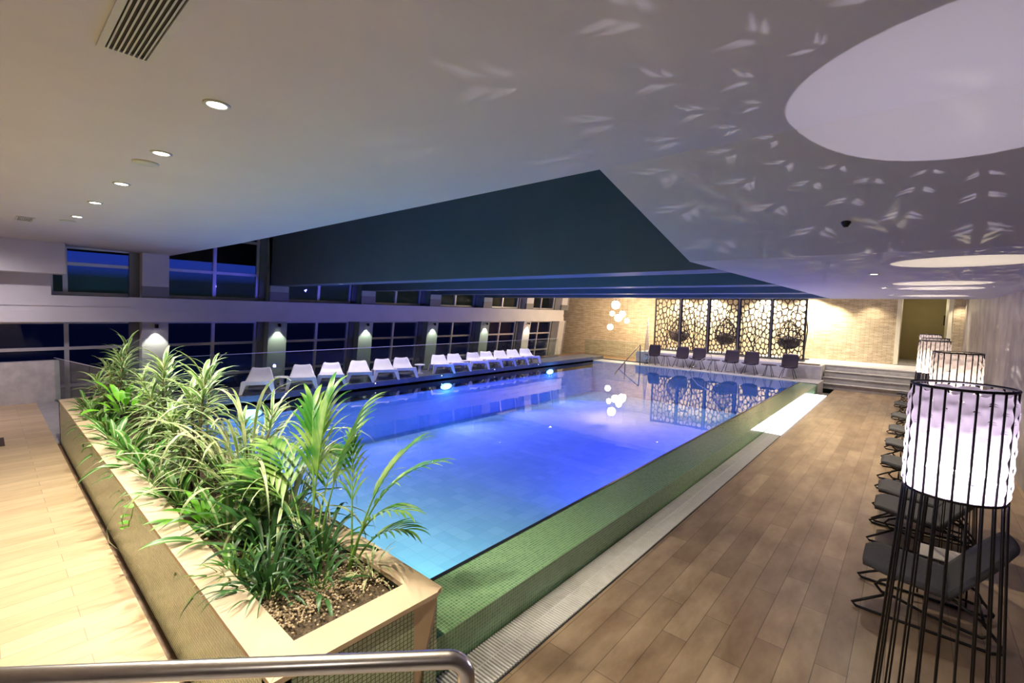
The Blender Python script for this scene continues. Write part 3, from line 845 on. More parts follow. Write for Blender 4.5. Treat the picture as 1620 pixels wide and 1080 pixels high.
# ------------------------------------------------------------------ white loungers (feet towards +x)
def lounger():
    t = thing('sun_lounger', '', 'lounger', group='white loungers in a row on the pool deck')
    prof = [(-.44, .66), (-.36, .50), (-.27, .36), (-.16, .285), (.0, .27), (.16, .30), (.30, .345), (.44, .36)]
    wid = [.205, .25, .285, .315, .325, .325, .325, .325]
    rings = []
    for (x, z), w in zip(prof, wid):
        ring = []
        for j in range(9):
            f = j / 8 * 2 - 1
            ring.append((x, f * w, z + .035 * f * f))
        rings.append(ring)
    m2 = MB(); m2.loft(rings, False, False, True)
    m2.build('shell', 'white_plastic', t, solid=.022, sub=1)
    for sx, x0, x1, zt, w in ((1, .44, .47, .37, .30), (-1, -.20, -.34, .30, .29)):
        for sgn in (-1, 1):
            MB().hexa([(x1 - .045, sgn * (w + .05) - .035, 0), (x1 + .03, sgn * (w + .05) - .035, 0), (x1 + .03, sgn * (w + .05) + .035, 0), (x1 - .045, sgn * (w + .05) + .035, 0),
                       (x0 - .09, sgn * (w - .03) - .07, zt), (x0 + .005, sgn * (w - .03) - .07, zt), (x0 + .005, sgn * (w - .03) + .06, zt), (x0 - .09, sgn * (w - .03) + .06, zt)]).build('leg', 'white_plastic', t, bev=.01)
    MB().box((.39, -.325, .275), (.455, .325, .385)).build('front_apron', 'white_plastic', t, bev=.01)
    return t
LY = [4.4, 5.45, 6.25, 7.10, 7.93, 8.62, 10.15, 10.87, 11.80, 12.51, 13.27, 14.04, 14.84]
llab = ['white lounger nearest the planter, half behind the plants', 'second white lounger from the planter', 'third white lounger from the planter', 'fourth white lounger from the planter', 'fifth white lounger from the planter', 'sixth white lounger, last before the wide gap',
        'first white lounger after the wide gap, with its side showing', 'second white lounger after the wide gap', 'third white lounger after the wide gap', 'white lounger right of the middle of the far group', 'third white lounger from the far end', 'second white lounger from the far end', 'last white lounger at the far end of the row']
L0 = lounger()
for i, y in enumerate(LY):
    if i == 0:
        L0.location = (-11.98, y, .46); L0.scale = (1, 1, .8); L0['label'] = llab[0]; L0.rotation_euler.z = -.45
    else: dup(L0, (-11.98, y, .46), -.45 + random.uniform(-.03, .03), llab[i])
def side_table():
    t = thing('side_table', '', 'table', group='small white side tables by the loungers')
    m2 = MB(); m2.disc((0, 0, .27), .17, .025, 24); m2.build('table_top', 'white_plastic', t)
    MB().lathe([(.13, 0), (.05, .05), (.045, .24), (.10, .27)], (0, 0, 0), 20).build('pedestal', 'white_plastic', t)
    return t
T0 = side_table()
for i, (y, lab) in enumerate(((4.97, 'white side table between the first and second loungers'), (9.35, 'white side table in the wide gap between loungers'), (11.32, 'white side table after the wide gap, between loungers'))):
    if i == 0: T0.location = (-12.1, y, .46); T0['label'] = lab
    else: dup(T0, (-12.1, y, .46), 0, lab)

# ------------------------------------------------------------------ glass balustrades
def balustrade(name, p0, p1, zb, h, n, label):
    t = thing(name, label, 'glass balustrade', (0, 0, 0))
    p0 = Vector((*p0, 0)); p1 = Vector((*p1, 0)); d = (p1 - p0); u = d.normalized()
    for i in range(n):
        a = p0 + d * (i / n) + u * .012; b = p0 + d * ((i + 1) / n) - u * .012
        m2 = MB(); m2.bar((a.x, a.y, zb + h / 2), (b.x, b.y, zb + h / 2), .012, h)
        m2.build('glass_panel', 'clear_glass', t)
    m2 = MB(); m2.bar((p0.x, p0.y, zb + h + .005), (p1.x, p1.y, zb + h + .005), .016, .012); m2.build('top_edge', 'frame_metal', t)
    m2 = MB(); m2.bar((p0.x, p0.y, zb + .02), (p1.x, p1.y, zb + .02), .04, .05); m2.build('base_channel', 'deck_dark', t)
    return t
balustrade('glass_balustrade', (-12.64, 2.1), (-12.64, 17.9), .46, .87, 9, 'long glass balustrade behind the white loungers')
balustrade('glass_balustrade', (-12.55, 20.12), (-9.1, 20.12), .31, .95, 3, 'glass balustrade in front of the warm lit brick wall')
balustrade('glass_balustrade', (-16.3, 1.15), (-11.6, 1.95), .0, 1.1, 4, 'glass balustrade between the concrete parapet and the planter')
struct('trim_8', MB().box((-16.3, .80, -1), (-11.55, 1.2, 0)), 'step_stone', 'edge of the left floor above the lower hall', 'trim')

# ------------------------------------------------------------------ pillar spotlights
for i, p in enumerate(pil[:6]):
    x = xf(1.92) + .5
    t = thing('wall_spotlight', 'small black spotlight shining down the %s pillar of the window wall' % ['first', 'second', 'third', 'fourth', 'fifth', 'sixth'][i], 'wall light', (x, p, 1.90), 0, 'black spotlights on the pillars')
    MB().box((0, -.02, -.01), (.10, .02, .03)).build('bracket', 'black_metal', t)
    m2 = MB(); m2.lathe([(.001, .05), (.045, .05), (.045, -.06), (.035, -.06), (.035, -.03), (.001, -.03)], (.13, 0, 0), 16)
    m2.build('lamp_head', 'black_metal', t)
    m2 = MB(); m2.disc((.13, 0, -.045), .030, .004, 14); m2.build('lens', 'downlight_glow', t)
    lamp('pillar_beam', 'SPOT', (x + .13, p, 1.83), 48, (0.95, 1.0, 0.80), 0.02, (x - .05, p, 0.6), 1.35, .35)

# ------------------------------------------------------------------ ceiling fittings
def downlight(loc, label, grp, r=.075):
    t = thing('ceiling_downlight', label, 'ceiling light', loc, 0, grp)
    m2 = MB(); m2.lathe([(r + .02, 0), (r + .02, -.008), (r, -.008), (r, 0)], (0, 0, 0), 24); m2.build('bezel', 'vent_white', t)
    m2 = MB(); m2.disc((0, 0, -.004), r, .003, 24); m2.build('lens', 'downlight_glow', t)
for i, (x, y) in enumerate(DL):
    downlight((x, y, H1), 'round ceiling downlight, %s of the row above the planter' % ['nearest and largest', 'second', 'middle', 'fourth', 'farthest left'][i], 'downlights above the planter', .05)
for i, (x, y) in enumerate(DR):
    downlight((x, y, H2), 'round downlight in the walkway ceiling, %s' % ['nearest of the three', 'middle of the three', 'farthest of the three'][i], 'downlights above the walkway', .045)
for i, (x, y, z) in enumerate(DB):
    downlight((x, y, z), 'small round downlight over the %s' % ['near loungers, under the nearest beam', 'middle loungers, under the second beam', 'far loungers, under the third beam', 'last lounger, under the farthest beam', 'left shell chairs, unseen and added to brighten them', 'middle shell chairs, unseen and added to brighten them', 'right shell chairs, unseen and added to brighten them'][i], 'small downlights over the pool edge', .04)
for i, (x, y, z, lab) in enumerate(((-.6, 19.6, H3, 'unseen added downlight in the high ceiling above the foot of the steps'), (.6, 22.6, H3, 'unseen added downlight in the high ceiling above the right of the platform'), (-1.8, 22.9, H3, 'unseen added downlight in the high ceiling above the left of the platform'), (-13.6, -1.2, 3.84, 'unseen added downlight in the strip ceiling outside the left edge'))):  # fittings for the added downlights, all out of view
    downlight((x, y, z), lab, None, .045)
t = thing('ceiling_vent', 'large white slatted air vent in the near ceiling', 'ceiling vent', (-2.44, .47, H1))
t.scale = (.67, .67, 1)
MB().box((-.55, -.15, -.012), (.55, -.11, 0)).box((-.55, .11, -.012), (.55, .15, 0)).box((-.55, -.11, -.012), (-.51, .11, 0)).box((.51, -.11, -.012), (.55, .11, 0)).build('frame', 'vent_white', t)
MB().box((-.51, -.11, -.002), (.51, .11, -.0005)).build('backing', 'gutter_dark', t)
m2 = MB()
for k in range(8):
    y = -.095 + .027 * k; m2.hexa([(-.51, y - .006, -.012), (.51, y - .006, -.012), (.51, y + .004, -.012), (-.51, y + .004, -.012), (-.51, y, -.002), (.51, y, -.002), (.51, y + .008, -.002), (-.51, y + .008, -.002)])
m2.build('slats', 'vent_white', t)
t = thing('ceiling_vent', 'small square air vent in the ceiling at the far left', 'ceiling vent', (-9.7, .445, H1))
t.scale = (.67, .67, 1)
MB().box((-.35, -.14, -.012), (.35, -.11, 0)).box((-.35, .11, -.012), (.35, .14, 0)).box((-.35, -.11, -.012), (-.32, .11, 0)).box((.32, -.11, -.012), (.35, .11, 0)).build('frame', 'vent_white', t)
m2 = MB()
for k in range(7): m2.box((-.32, -.10 + .03 * k, -.008), (.32, -.085 + .03 * k, -.002))
m2.build('slats', 'trim_grey', t)
for x, y, lab in ((-4.83, .92, 'flat round white ceiling speaker between two downlights'), (-9.35, .86, 'flat round white disc in the ceiling at the far left')):
    m2 = MB(); m2.lathe([(.09, 0), (.09, -.008), (.075, -.014), (.001, -.020)], (0, 0, 0), 28)
    o = m2.build('ceiling_speaker', 'vent_white'); o.location = (x, y, H1); tag(o, lab, 'ceiling speaker')
m2 = MB(); m2.lathe([(.035, .05), (.035, 0), (.015, -.03), (.001, -.03)], (0, 0, 0), 14)
o = m2.build('ceiling_sprinkler', 'black_metal'); o.location = (-.46, 4.60, 3.37); tag(o, 'small dark sprinkler head in the sloping ceiling', 'sprinkler')
al = thing('alarm_beacon', 'small red alarm beacon on the bulkhead at the far left', 'alarm', (-15.15, .16, 4.02))
MB().box((0, -.05, -.04), (.02, .05, .04)).build('base_plate', 'white_plastic', al)
MB().ball((.035, 0, 0), .045, 12, 8, .8).build('lens', 'red_plastic', al)

# ------------------------------------------------------------------ floor lamps
def lamp_mesh(t, bulb):
    N = 22; R = .182; zb, zt = 1.77, 2.285; RB = .275
    # woven shade: cylinder whose columns are pinched by the bars, small eye-shaped gaps beside alternate bars
    sh = MB(); sub = 3; rows = 50; cols = N * sub
    rowh = (zt - .008 - zb) / rows
    def pt(c, r):
        th = 2 * PI * c / cols; ph = (c % sub) / sub
        band = (r / 8.0) + (c // sub) * .5
        rad = R + math.sin(PI * ph) * (.009 + .010 * abs(math.sin(PI * band))) * min(1, (rows - r) / 4, (r + 1) / 4)
        jag = -.012 * math.sin(PI * ph) * ((c // sub) % 2) if r == rows else 0
        return (rad * math.cos(th), rad * math.sin(th), zb + r * rowh + jag)
    n0 = len(sh.v)
    for r in range(rows + 1):
        for c in range(cols): sh.v.append(pt(c, r))
    for r in range(rows):
        for c in range(cols):
            col, ph = c // sub, c % sub
            bar_ = col if ph == 0 else (col + 1) % N
            rp = (r + (4 if bar_ % 2 else 0)) % 8
            a = n0 + r * cols + c; b = n0 + r * cols + (c + 1) % cols; d = a + cols; e_ = b + cols
            if ph != 1 and rp in (5, 6) and 8 < r < 48:
                if ph == 0: sh.face([a, b, e_] if rp == 8 else [b, e_, d], None, True)
                else: sh.face([a, b, d] if rp == 8 else [a, e_, d], None, True)
            else: sh.face([a, b, e_, d], None, True)
    sh.build('lamp_shade', 'shade_fabric', t)
    bs = MB()
    for k in range(N):
        a = 2 * PI * k / N; c, s = math.cos(a), math.sin(a)
        bs.tube([(c * RB, s * RB, .012), (c * (R + .006), s * (R + .006), zb), (c * (R + .006), s * (R + .006), zt + .005)], .0050, 5)
    bs.build('cage_bars', 'black_metal', t)
    for z, r in ((zt + .005, R + .006), (zb, R + .004), (.012, RB)):
        MB().tube([(r * math.cos(2 * PI * k / 40), r * math.sin(2 * PI * k / 40), z) for k in range(40)], .007, 6, True).build('cage_ring', 'black_metal', t)
    m2 = MB(); m2.ball((0, 0, 1.845), .032, 14, 10); m2.build('bulb', bulb, t)
    m2 = MB(); m2.tube([(0, 0, 1.77), (0, 0, 1.82)], .016, 8).bar((-R, 0, 1.77), (R, 0, 1.77), .012, .006); m2.build('socket', 'black_metal', t)
LAMPS = [(.20, 3.10, 'bulb_white', (0.90, 0.82, 1.0), 'nearest large floor lamp with glowing woven white shade and tall black wire cage'),
         (.36, 6.45, 'bulb_warm', (1.0, 0.86, 0.62), 'second floor lamp, directly behind and right of the nearest one'),
         (.28, 9.95, 'bulb_warm', (1.0, 0.86, 0.62), 'third floor lamp, showing left of the second one'),
         (.33, 11.45, 'bulb_warm', (1.0, 0.86, 0.70), 'fourth floor lamp, only its shade rim above the third'),
         (.33, 14.8, 'bulb_warm', (1.0, 0.86, 0.70), 'farthest floor lamp, highest shade rim of the row')]
t0 = thing('floor_lamp', LAMPS[0][4], 'lamp', (LAMPS[0][0], LAMPS[0][1], 0), 0.07, 'caged floor lamps along the right wall')
lamp_mesh(t0, 'bulb_white')
for i, (x, y, bm, colr, lab) in enumerate(LAMPS):
    if i:
        q = dup(t0, (x, y, 0), .07 + .05 * i, lab)
        for c in kids(q):
            if c.name.startswith('bulb'):
                c.data = c.data.copy(); c.data.materials[0] = MATS[bm]
    for c in kids(t0 if i == 0 else q):
        if c.name.startswith('bulb'): c.visible_shadow = True
    lamp('lamp_glow', 'POINT', (x, y, 1.884), 58 if i == 0 else 72, colr, .002)

# ------------------------------------------------------------------ dark lounge chairs along the right wall (facing -x)
def lounge_chair():
    t = thing('lounge_chair', '', 'chair', group='dark lounge chairs along the right wall')
    def seatp(u, v):
        x = -.34 + .58 * u; w = .30 * (1 - .35 * (1 - min(1, u * 3.2)) ** 2)
        y = (v * 2 - 1) * w
        z = .40 - .075 * u + .02 * (abs(v * 2 - 1) ** 2)
        if u < .12: z -= .03 * (1 - u / .12)
        return (x, y, z)
    MB().grid(seatp, 14, 10).build('seat', 'dark_fabric', t, solid=.05)
    def backp(u, v):
        x = .22 + .36 * u; w = .30 * (1 - .25 * max(0, u - .7) / .3)
        y = (v * 2 - 1) * w
        z = .33 + .50 * u + .0 * v
        return (x - .03 * (1 - (v * 2 - 1) ** 2) * -1, y, z)
    MB().grid(backp, 12, 10).build('backrest', 'dark_fabric', t, solid=.045)
    for s in (-1, 1):
        y = s * .29
        MB().tube([(-.10, y * .9, .35), (-.20, y, .31), (-.235, y, .26), (-.19, y, .21), (-.10, y, .20), (.12, y, .14), (.44, y, .10), (.49, y, .14), (.45, y, .22), (.26, y * .95, .33)], .0125, 7).build('frame_loop', 'black_metal', t)
    m2 = MB()
    pts = [(-.12, -.26, .21), (-.30, -.30, .10), (-.39, -.31, .04), (-.36, -.31, .015), (-.25, -.31, .0125), (.50, -.31, .0125), (.56, -.30, .03), (.56, -.27, .06), (.45, -.27, .20)]
    m2.tube(pts, .0125, 7)
    m2.tube([(x, -y, z) for x, y, z in pts], .0125, 7)
    m2.tube([(-.12, -.26, .21), (-.12, .26, .21)], .011, 6)
    m2.tube([(.45, -.27, .20), (.45, .27, .20)], .011, 6)
    m2.build('sled_base', 'black_metal', t)
    return t
CY = [5.42, 7.08, 7.80, 9.30, 10.75, 12.2, 13.9, 15.95, 18.3]
clab = ['nearest dark lounge chair, seen through the bars of the nearest floor lamp', 'second dark lounge chair from the camera along the right wall', 'third dark lounge chair, just behind the second', 'fourth dark lounge chair, in front of the third floor lamp', 'fifth dark lounge chair along the right wall', 'sixth dark lounge chair along the right wall', 'seventh dark lounge chair, in front of the farthest floor lamp', 'eighth dark lounge chair, second from the steps', 'farthest dark lounge chair, nearest the steps']
C0 = lounge_chair()
for i, y in enumerate(CY):
    if i == 0: C0.location = (.13, y, 0); C0['label'] = clab[0]
    else: dup(C0, (.13 - (0 if i < 3 else .03), y, 0), random.uniform(-.05, .05), clab[i])
def low_table():
    t = thing('low_table', '', 'table', group='low tables between the dark lounge chairs')
    MB().box((-.22, -.22, .36), (.22, .22, .38)).build('table_top', 'table_top', t, bev=.004)
    for sx in (-1, 1):
        for sy in (-1, 1):
            MB().tube([(sx * .20, sy * .20, .36), (sx * .21, sy * .21, 0)], .010, 6).build('leg', 'black_metal', t)
    MB().tube([(-.225, -.225, .365), (.225, -.225, .365), (.225, .225, .365), (-.225, .225, .365)], .009, 6, True).build('frame', 'black_metal', t)
    return t
TT = low_table()
TT.scale = (.8, .7, 1); TT.location = (.36, 5.96, 0); TT['label'] = 'low pale-topped table between the two nearest dark lounge chairs'
dup(TT, (.40, 8.55, 0), 0, 'low pale-topped table between the third and fourth dark lounge chairs')

# ------------------------------------------------------------------ far row of dark chairs and small tables (facing -y)
def far_chair():
    t = thing('shell_chair', '', 'chair', group='dark shell chairs under the lattice screens')
    def sh(u, v):
        f = v * 2 - 1
        if u < .45:
            k = u / .45; y = -.26 + .44 * k; z = .42 - .05 * k; w = .25 + .02 * k; z += .05 * abs(f) ** 2.5
        else:
            k = (u - .45) / .55; y = .18 + .12 * k + .03 * math.sin(PI * k); z = .37 + .52 * k; w = .27 - .03 * max(0, k - .75) / .25
            y -= .06 * abs(f) ** 2.2
        return (f * w, y, z)
    MB().grid(sh, 16, 10).build('shell_seat', 'cushion_dark', t, solid=.035)
    for sx in (-1, 1):
        for sy in (-1, 1):
            MB().tube([(sx * .14, sy * .12, .37), (sx * .25, sy * .24, 0)], .011, 6).build('leg', 'black_metal', t)
    return t
F0 = far_chair()
flab = ['leftmost dark shell chair below the lattice screens', 'second dark shell chair from the left, right of the first small table', 'third dark shell chair from the left', 'fourth dark shell chair, right of the middle small table', 'second dark shell chair from the right', 'rightmost dark shell chair beside the pale block']
for i, x in enumerate((-8.84, -7.56, -6.84, -5.52, -4.78, -3.45)):
    if i == 0: F0.location = (x, 19.95, .31); F0['label'] = flab[0]
    else: dup(F0, (x, 19.95, .31), 0, flab[i])
def bistro():
    t = thing('bistro_table', '', 'table', group='small dark tables between the shell chairs')
    MB().disc((0, 0, .44), .27, .02, 26).build('table_top', 'cushion_dark', t)
    for k in range(4):
        a = PI / 4 + k * PI / 2
        MB().tube([(math.cos(a) * .08, math.sin(a) * .08, .44), (math.cos(a) * .22, math.sin(a) * .22, 0)], .010, 6).build('leg', 'black_metal', t)
    return t
B0 = bistro()
for i, (x, lab) in enumerate(((-8.2, 'leftmost small dark table between the shell chairs'), (-6.17, 'middle small dark table between the shell chairs'), (-4.1, 'rightmost small dark table beside the last shell chair'))):
    if i == 0: B0.location = (x, 19.9, .31); B0['label'] = lab
    else: dup(B0, (x, 19.9, .31), 0, lab)

# ------------------------------------------------------------------ lattice screens
def voronoi(w, h, pts, sx):
    # half-plane clipping in a stretched space
    P = [(x * sx, y) for x, y in pts]; W_ = w * sx; cells = []
    for i, (px, py) in enumerate(P):
        poly = [(0, 0), (W_, 0), (W_, h), (0, h)]
        for j, (qx, qy) in enumerate(P):
            if i == j or (px - qx) ** 2 + (py - qy) ** 2 > .6: continue
            mx, my = (px + qx) / 2, (py + qy) / 2; nx, ny = qx - px, qy - py
            new = []
            for k in range(len(poly)):
                a, b = poly[k], poly[(k + 1) % len(poly)]
                da = (a[0] - mx) * nx + (a[1] - my) * ny; db = (b[0] - mx) * nx + (b[1] - my) * ny
                if da <= 0: new.append(a)
                if da * db < 0:
                    t_ = da / (da - db); new.append((a[0] + (b[0] - a[0]) * t_, a[1] + (b[1] - a[1]) * t_))
            poly = new
            if not poly: break
        cells.append([(x / sx, y) for x, y in poly])
    return cells
random.seed(23)
PWS, PHS = 1.18, 2.50
pts = []
tries = 0
while len(pts) < 150 and tries < 30000:
    tries += 1
    x, y = random.uniform(0, PWS), random.uniform(0, PHS)
    dmin = .160 + .10 * (y / PHS)
    if all(((x - a) * 1.8) ** 2 + (y - b) ** 2 > dmin ** 2 * 1.25 for a, b in pts): pts.append((x, y))
cells = voronoi(PWS, PHS, pts, 1.8)
edges = {}
for c in cells:
    for k in range(len(c)):
        a, b = c[k], c[(k + 1) % len(c)]
        key = tuple(sorted(((round(a[0], 3), round(a[1], 3)), (round(b[0], 3), round(b[1], 3)))))
        if key[0] != key[1]: edges[key] = 1
def screen():
    t = thing('lattice_screen', '', 'screen', group='dark leaf-pattern lattice screens')
    m2 = MB()
    for c in cells:      # rounded opening: ring of metal between the cell border and a smoothed, inset opening
        cx = sum(p[0] for p in c) / len(c); cy = sum(p[1] for p in c) / len(c)
        sm = [(cx + (p[0] - cx), cy + (p[1] - cy)) for p in c]
        for _ in range(2):
            s2 = []
            for k in range(len(sm)):
                a, b = sm[k], sm[(k + 1) % len(sm)]
                s2 += [(a[0] * .75 + b[0] * .25, a[1] * .75 + b[1] * .25), (a[0] * .25 + b[0] * .75, a[1] * .25 + b[1] * .75)]
            sm = s2
        rad = sum(math.hypot(p[0] - cx, p[1] - cy) for p in sm) / len(sm)
        k_ = max(.35, 1 - .022 / rad)
        inner = [(cx + (p[0] - cx) * k_, cy + (p[1] - cy) * k_) for p in sm]
        # outer loop: same count, projected onto the original polygon boundary
        outer = []
        for p in inner:
            dx, dy = p[0] - cx, p[1] - cy; best = 9e9
            for k in range(len(c)):
                a, b = c[k], c[(k + 1) % len(c)]
                ex, ey = b[0] - a[0], b[1] - a[1]; den = dx * ey - dy * ex
                if abs(den) < 1e-9: continue
                tt = ((a[0] - cx) * ey - (a[1] - cy) * ex) / den; ss = ((a[0] - cx) * dy - (a[1] - cy) * dx) / den
                if tt > 0 and -1e-6 <= ss <= 1 + 1e-6: best = min(best, tt)
            best = best if best < 9e8 else 1.05
            outer.append((cx + dx * best, cy + dy * best))
        n = len(m2.v); K = len(inner)
        for y in (-.008, .008):
            m2.v += [(p[0] - PWS / 2, y, p[1]) for p in inner] + [(p[0] - PWS / 2, y, p[1]) for p in outer]
        for k in range(K):
            j = (k + 1) % K
            m2.face([n + k, n + j, n + K + j, n + K + k]); m2.face([n + 2 * K + k, n + 3 * K + k, n + 3 * K + j, n + 2 * K + j])
            m2.face([n + k, n + 2 * K + k, n + 2 * K + j, n + j])
    # trunk and main branches
    def V(x, z): return (x, 0, z)
    for pl_, r in (([V(.02, 0), V(.0, .5), V(.04, 1.0), V(.0, 1.5)], .020), ([V(0, .35), V(-.25, .8), V(-.42, 1.3)], .015), ([V(.02, .55), V(.28, 1.0), V(.50, 1.35)], .015), ([V(.03, 1.0), V(-.2, 1.5), V(-.3, 2.0)], .013), ([V(.02, 1.2), V(.25, 1.7), V(.3, 2.2)], .013)):
        for a, b in zip(pl_, pl_[1:]): m2.bar(a, b, r * 2, .018, (0, 1, 0))
    m2.build('lattice', 'screen_metal', t)
    MB().box((-.65, -.03, 0), (-.58, .03, 2.54)).box((.58, -.03, 0), (.65, .03, 2.54)).box((-.65, -.03, -.06), (.65, .03, .0)).box((-.65, -.03, 2.50), (.65, .03, 2.56)).build('frame', 'screen_metal', t)
    return t
SX = [-9.20, -7.88, -6.56, -5.24, -3.96]
slab_ = ['leftmost dark lattice screen next to the warm brick wall', 'second lattice screen from the left', 'middle lattice screen with a hanging egg chair behind', 'fourth lattice screen from the left, brightly lit behind', 'rightmost lattice screen beside the stone brick wall']
S0 = screen()
for i, x in enumerate(SX):
    if i == 0: S0.location = (x, 22.3, .86); S0['label'] = slab_[0]
    else: dup(S0, (x, 22.3, .86), 0, slab_[i])
for i, x in enumerate((-8.54, -7.22, -5.90, -4.60)):
    o = MB().box((-.028, -.05, 0), (.028, -.0, 2.66)).build('screen_post', 'post_metal'); o.location = (x, 22.26, .80)
    tag(o, 'slim grey metal post between lattice screens, %s' % ['leftmost', 'second from the left', 'second from the right', 'rightmost'][i], 'post', 'posts between the lattice screens')
struct('trim_9', MB().box((-9.88, 22.2, .79), (-3.28, 22.4, .865)), 'deck_dark', 'dark base rail under the lattice screens', 'trim')
struct('wall_ledge', MB().box((-9.9, 20.47, .3), (-3.6, 20.5, .82)), 'ledge_paint', 'lilac grey low ledge wall behind the dark shell chairs', 'wall')

# egg chairs
def egg():
    t = thing('hanging_egg_chair', '', 'hanging chair', group='hanging egg chairs behind the screens')
    m2 = MB(); Hh = 1.30; Rm = .50
    def rad(f): return Rm * (math.sin(PI * min(1, f ** .72)) ** .75)
    nm = 18
    for k in range(nm):
        a = 2 * PI * k / nm
        pts_ = []
        for i in range(15):
            f = i / 14; r = rad(f) if 0 < i < 14 else .01
            fr_ = math.sin(a) < -.75 and .3 < f < .95
            pts_.append((r * math.cos(a), r * math.sin(a) * .85, f * Hh))
        if math.sin(a) < -.8: pts_ = pts_[:5]
        m2.tube(pts_, .013, 5)
    for i in range(1, 14):
        f = i / 14; r = rad(f)
        if i < 5: m2.tube([(r * math.cos(2 * PI * k / 28), r * math.sin(2 * PI * k / 28) * .85, f * Hh) for k in range(28)], .011, 4, True)
        else: m2.tube([(r * math.cos(a), r * math.sin(a) * .85, f * Hh) for a in [-.9 + (PI + 1.8) * k / 24 for k in range(25)]], .011, 4)
    m2.build('basket', 'black_metal', t)
    MB().ball((0, 0, .34), .43, 20, 10, .62).build('cushion', 'cushion_dark', t)
    m2 = MB(); m2.tube([(0, 0, Hh), (0, 0, Hh + .15), (0, .02, Hh + .2)], .010, 6)
    m2.build('hanger', 'black_metal', t)
    m2 = MB(); m2.tube([(0, 0, Hh + .2), (.05, .1, Hh + .36), (.25, .35, Hh + .46), (.5, .55, Hh + .25), (.58, .6, Hh - .4), (.5, .55, -.33)], .025, 8)
    m2.disc((.35, .35, -.40), .42, .03, 24)
    m2.build('stand', 'black_metal', t)
    return t
G0 = egg()
for i, (x, lab) in enumerate(((-8.92, 'leftmost hanging egg chair behind the first two lattice screens'), (-6.68, 'middle hanging egg chair behind the third lattice screen'), (-4.06, 'rightmost hanging egg chair behind the last lattice screen'))):
    if i == 0: G0.location = (x, 23.2, 1.20); G0['label'] = lab
    else: dup(G0, (x, 23.2, 1.20), 0, lab)
for x, e_ in ((-7.75, 850), (-5.2, 950), (-3.5, 850), (-9.2, 260)):
    lamp('alcove_beam', 'SPOT', (x, 23.75, 3.5), e_, (1.0, 0.88, 0.60), .05, (x, 24.3, 1.6), 2.4, .8)
# wall washers for the brick
for x, e_ in ((-2.6, 200), (-1.3, 90)):
    lamp('brick_beam', 'SPOT', (x, 23.7, 3.40), e_, (1.0, 0.84, 0.56), .05, (x, 24.3, 1.2), 1.9, .8)
lamp('brick_beam', 'SPOT', (1.32, 23.95, 3.4), 60, (1.0, 0.84, 0.56), .03, (1.3, 24.25, 1.5), 1.6, .8)
lamp('room_glow', 'POINT', (0.4, 26.3, 3.2), 16, (1.0, 0.86, 0.55), .15)

# pendant balls
PB_ = [(-11.37, 3.01, .21), (-11.68, 2.57, .13), (-11.26, 2.36, .19), (-10.98, 2.56, .16), (-10.84, 2.22, .13), (-11.70, 1.88, .15)]
blab = ['largest glowing globe pendant at the top of the cluster', 'small glowing globe left of the cluster middle', 'large glowing globe in the middle of the cluster', 'glowing globe right of the cluster middle', 'small glowing globe at the lower right of the cluster', 'lowest glowing globe at the lower left of the cluster']
for i, (x, z, r) in enumerate(PB_):
    yy = 21.0 + .12 * ((i * 2) % 3)
    t = thing('globe_pendant', blab[i], 'pendant lamp', (x, yy, z), 0, 'cluster of globe pendants by the brick wall')
    MB().ball((0, 0, 0), r, 24, 16).build('globe', 'ball_glow', t)
    MB().tube([(0, 0, r), (0, 0, 3.62 - z)], .004, 5).build('cord', 'black_metal', t)
    MB().disc((0, 0, r - .01), .03, .05, 12).build('cap', 'black_metal', t)
    
lamp('globe_glow', 'POINT', (-11.3, 21.9, 2.45), 520, (1.0, 0.78, 0.48), .2)
# metal pole stand by the screens
t = thing('pole_stand', 'bundle of thin grey poles standing at the left of the lattice screens', 'poles', (-8.98 - .95 + 1.0, 19.5, .31))
random.seed(5)
for k in range(5):
    a = 2 * PI * k / 5
    MB().tube([(math.cos(a) * .16, math.sin(a) * .16, 0), (math.cos(a + 2.6) * .03, math.sin(a + 2.6) * .03, 1.9 + .06 * k)], .009, 6).build('pole', 'bamboo', t)
# pool handrail (triangle)
t = thing('pool_handrail', 'dark steel triangular handrail at the far edge of the pool', 'handrail', (0, 0, 0))
MB().tube([(-9.08, 19.2, .31), (-9.10, 19.2, 1.15), (-9.10, 19.18, 1.20), (-9.10, 19.12, 1.20), (-9.08, 18.2, .78), (-9.05, 17.0, .20), (-9.05, 16.9, .10)], .022, 8).build('rail', 'dark_steel', t)
MB().tube([(-9.06, 17.75, .52), (-9.06, 17.75, -.2)], .018, 8).build('support', 'dark_steel', t)
t = thing('pool_handrail', 'thin pale handrail rising in front of the third shell chair', 'handrail', (0, 0, 0))
MB().tube([(-6.05, 19.25, .31), (-6.05, 19.25, 1.0), (-6.06, 19.2, 1.03), (-6.35, 18.7, .75), (-6.7, 18.3, .2)], .014, 8).build('rail', 'steel', t)

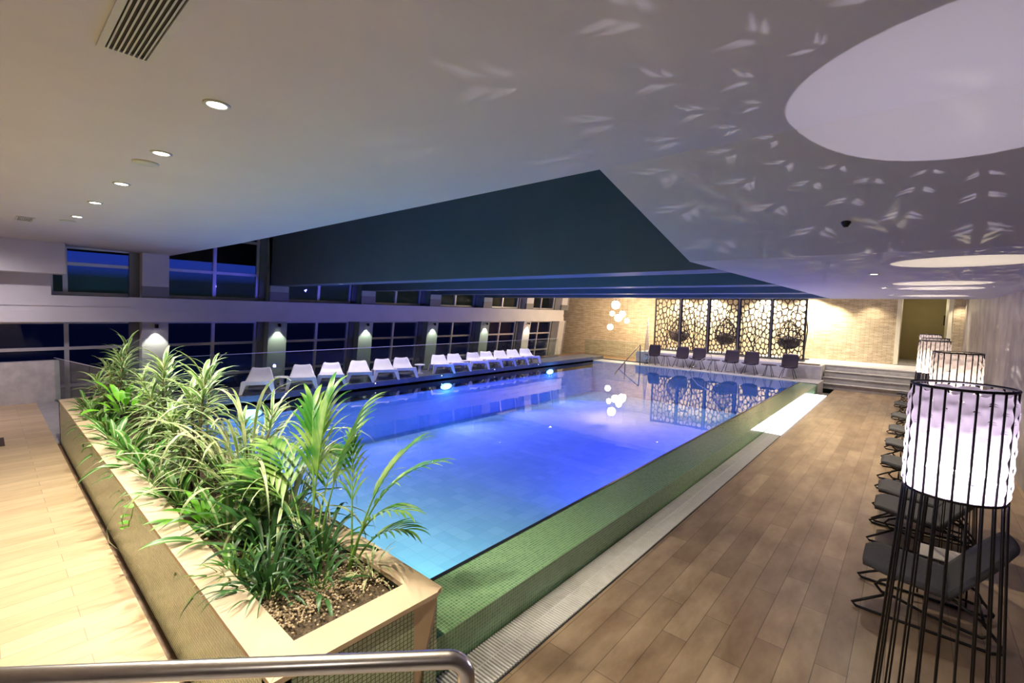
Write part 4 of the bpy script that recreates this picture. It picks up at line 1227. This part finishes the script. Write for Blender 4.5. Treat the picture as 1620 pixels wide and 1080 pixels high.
# sign card, tray on the block
t = thing('notice_card', 'white card with four small grey pictograms on the pale block', 'sign', (-3.42, 20.5, .82))
MB().box((-.17, -.01, 0), (.17, .01, .38)).build('card', 'paper_white', t)
m2 = MB()
for cx in (-.08, .08):
    for cz in (.11, .27):
        k0 = len(m2.v); m2.lathe([(.045, 0), (.045, .004)], (0, 0, 0), 14, True)
        m2.v[k0:] = [(v[0] + cx, -.0105 - v[2], v[1] * .9 + cz) for v in m2.v[k0:]]
m2.build('pictograms', 'icon_grey', t)
t = thing('door_mat', 'dark flat tray on top of the pale block', 'tray', (-2.95, 20.95, .80))
t.name = 'flat_tray'
MB().box((-.35, -.2, 0), (.35, .2, .03)).build('tray_body', 'mat_dark', t)
o = MB().box((-.6, -.9, 0), (.1, .0, .012)).build('door_mat', 'mat_dark'); o.location = (-11.95, .18, 0)
tag(o, 'dark door mat at the left edge on the pale floor', 'mat')
# picture in the far room
t = thing('picture_frame', 'dark framed picture on the olive wall beyond the doorway', 'picture', (1.25, 27.98, 2.65))
MB().box((-.24, -.03, -.22), (.24, 0, .22)).build('frame', 'black_metal', t)
MB().box((-.20, -.034, -.18), (.20, -.03, .18)).build('canvas', 'picture_dark', t)

# ------------------------------------------------------------------ near steel handrail
t = thing('landing_handrail', 'brushed steel handrail crossing the bottom of the picture', 'handrail', (0, 0, 0))
a = Vector((-2.2, -.74, 1.75)); b = Vector((-.80, .715, 1.75)); pts_ = [a, a.lerp(b, .5), b]
u_ = (b - a).normalized()
for k in range(1, 7):
    an = PI / 2 * k / 6
    pts_.append(b + u_ * .045 * math.sin(an) + Vector((0, 0, -.045 * (1 - math.cos(an)))))
e_ = b + u_ * .045
pts_.append(Vector((e_.x, e_.y, .92)))
MB().tube(pts_, .021, 16).build('rail_tube', 'steel', t)
MB().disc((e_.x, e_.y, .92), .045, .012, 20).build('base_flange', 'steel', t)
lamp('landing_downlight', 'SPOT', (0.3, -1.6, 3.6), 40, WHITE, .05, (-1.5, .3, 1.5), 1.8, .8)
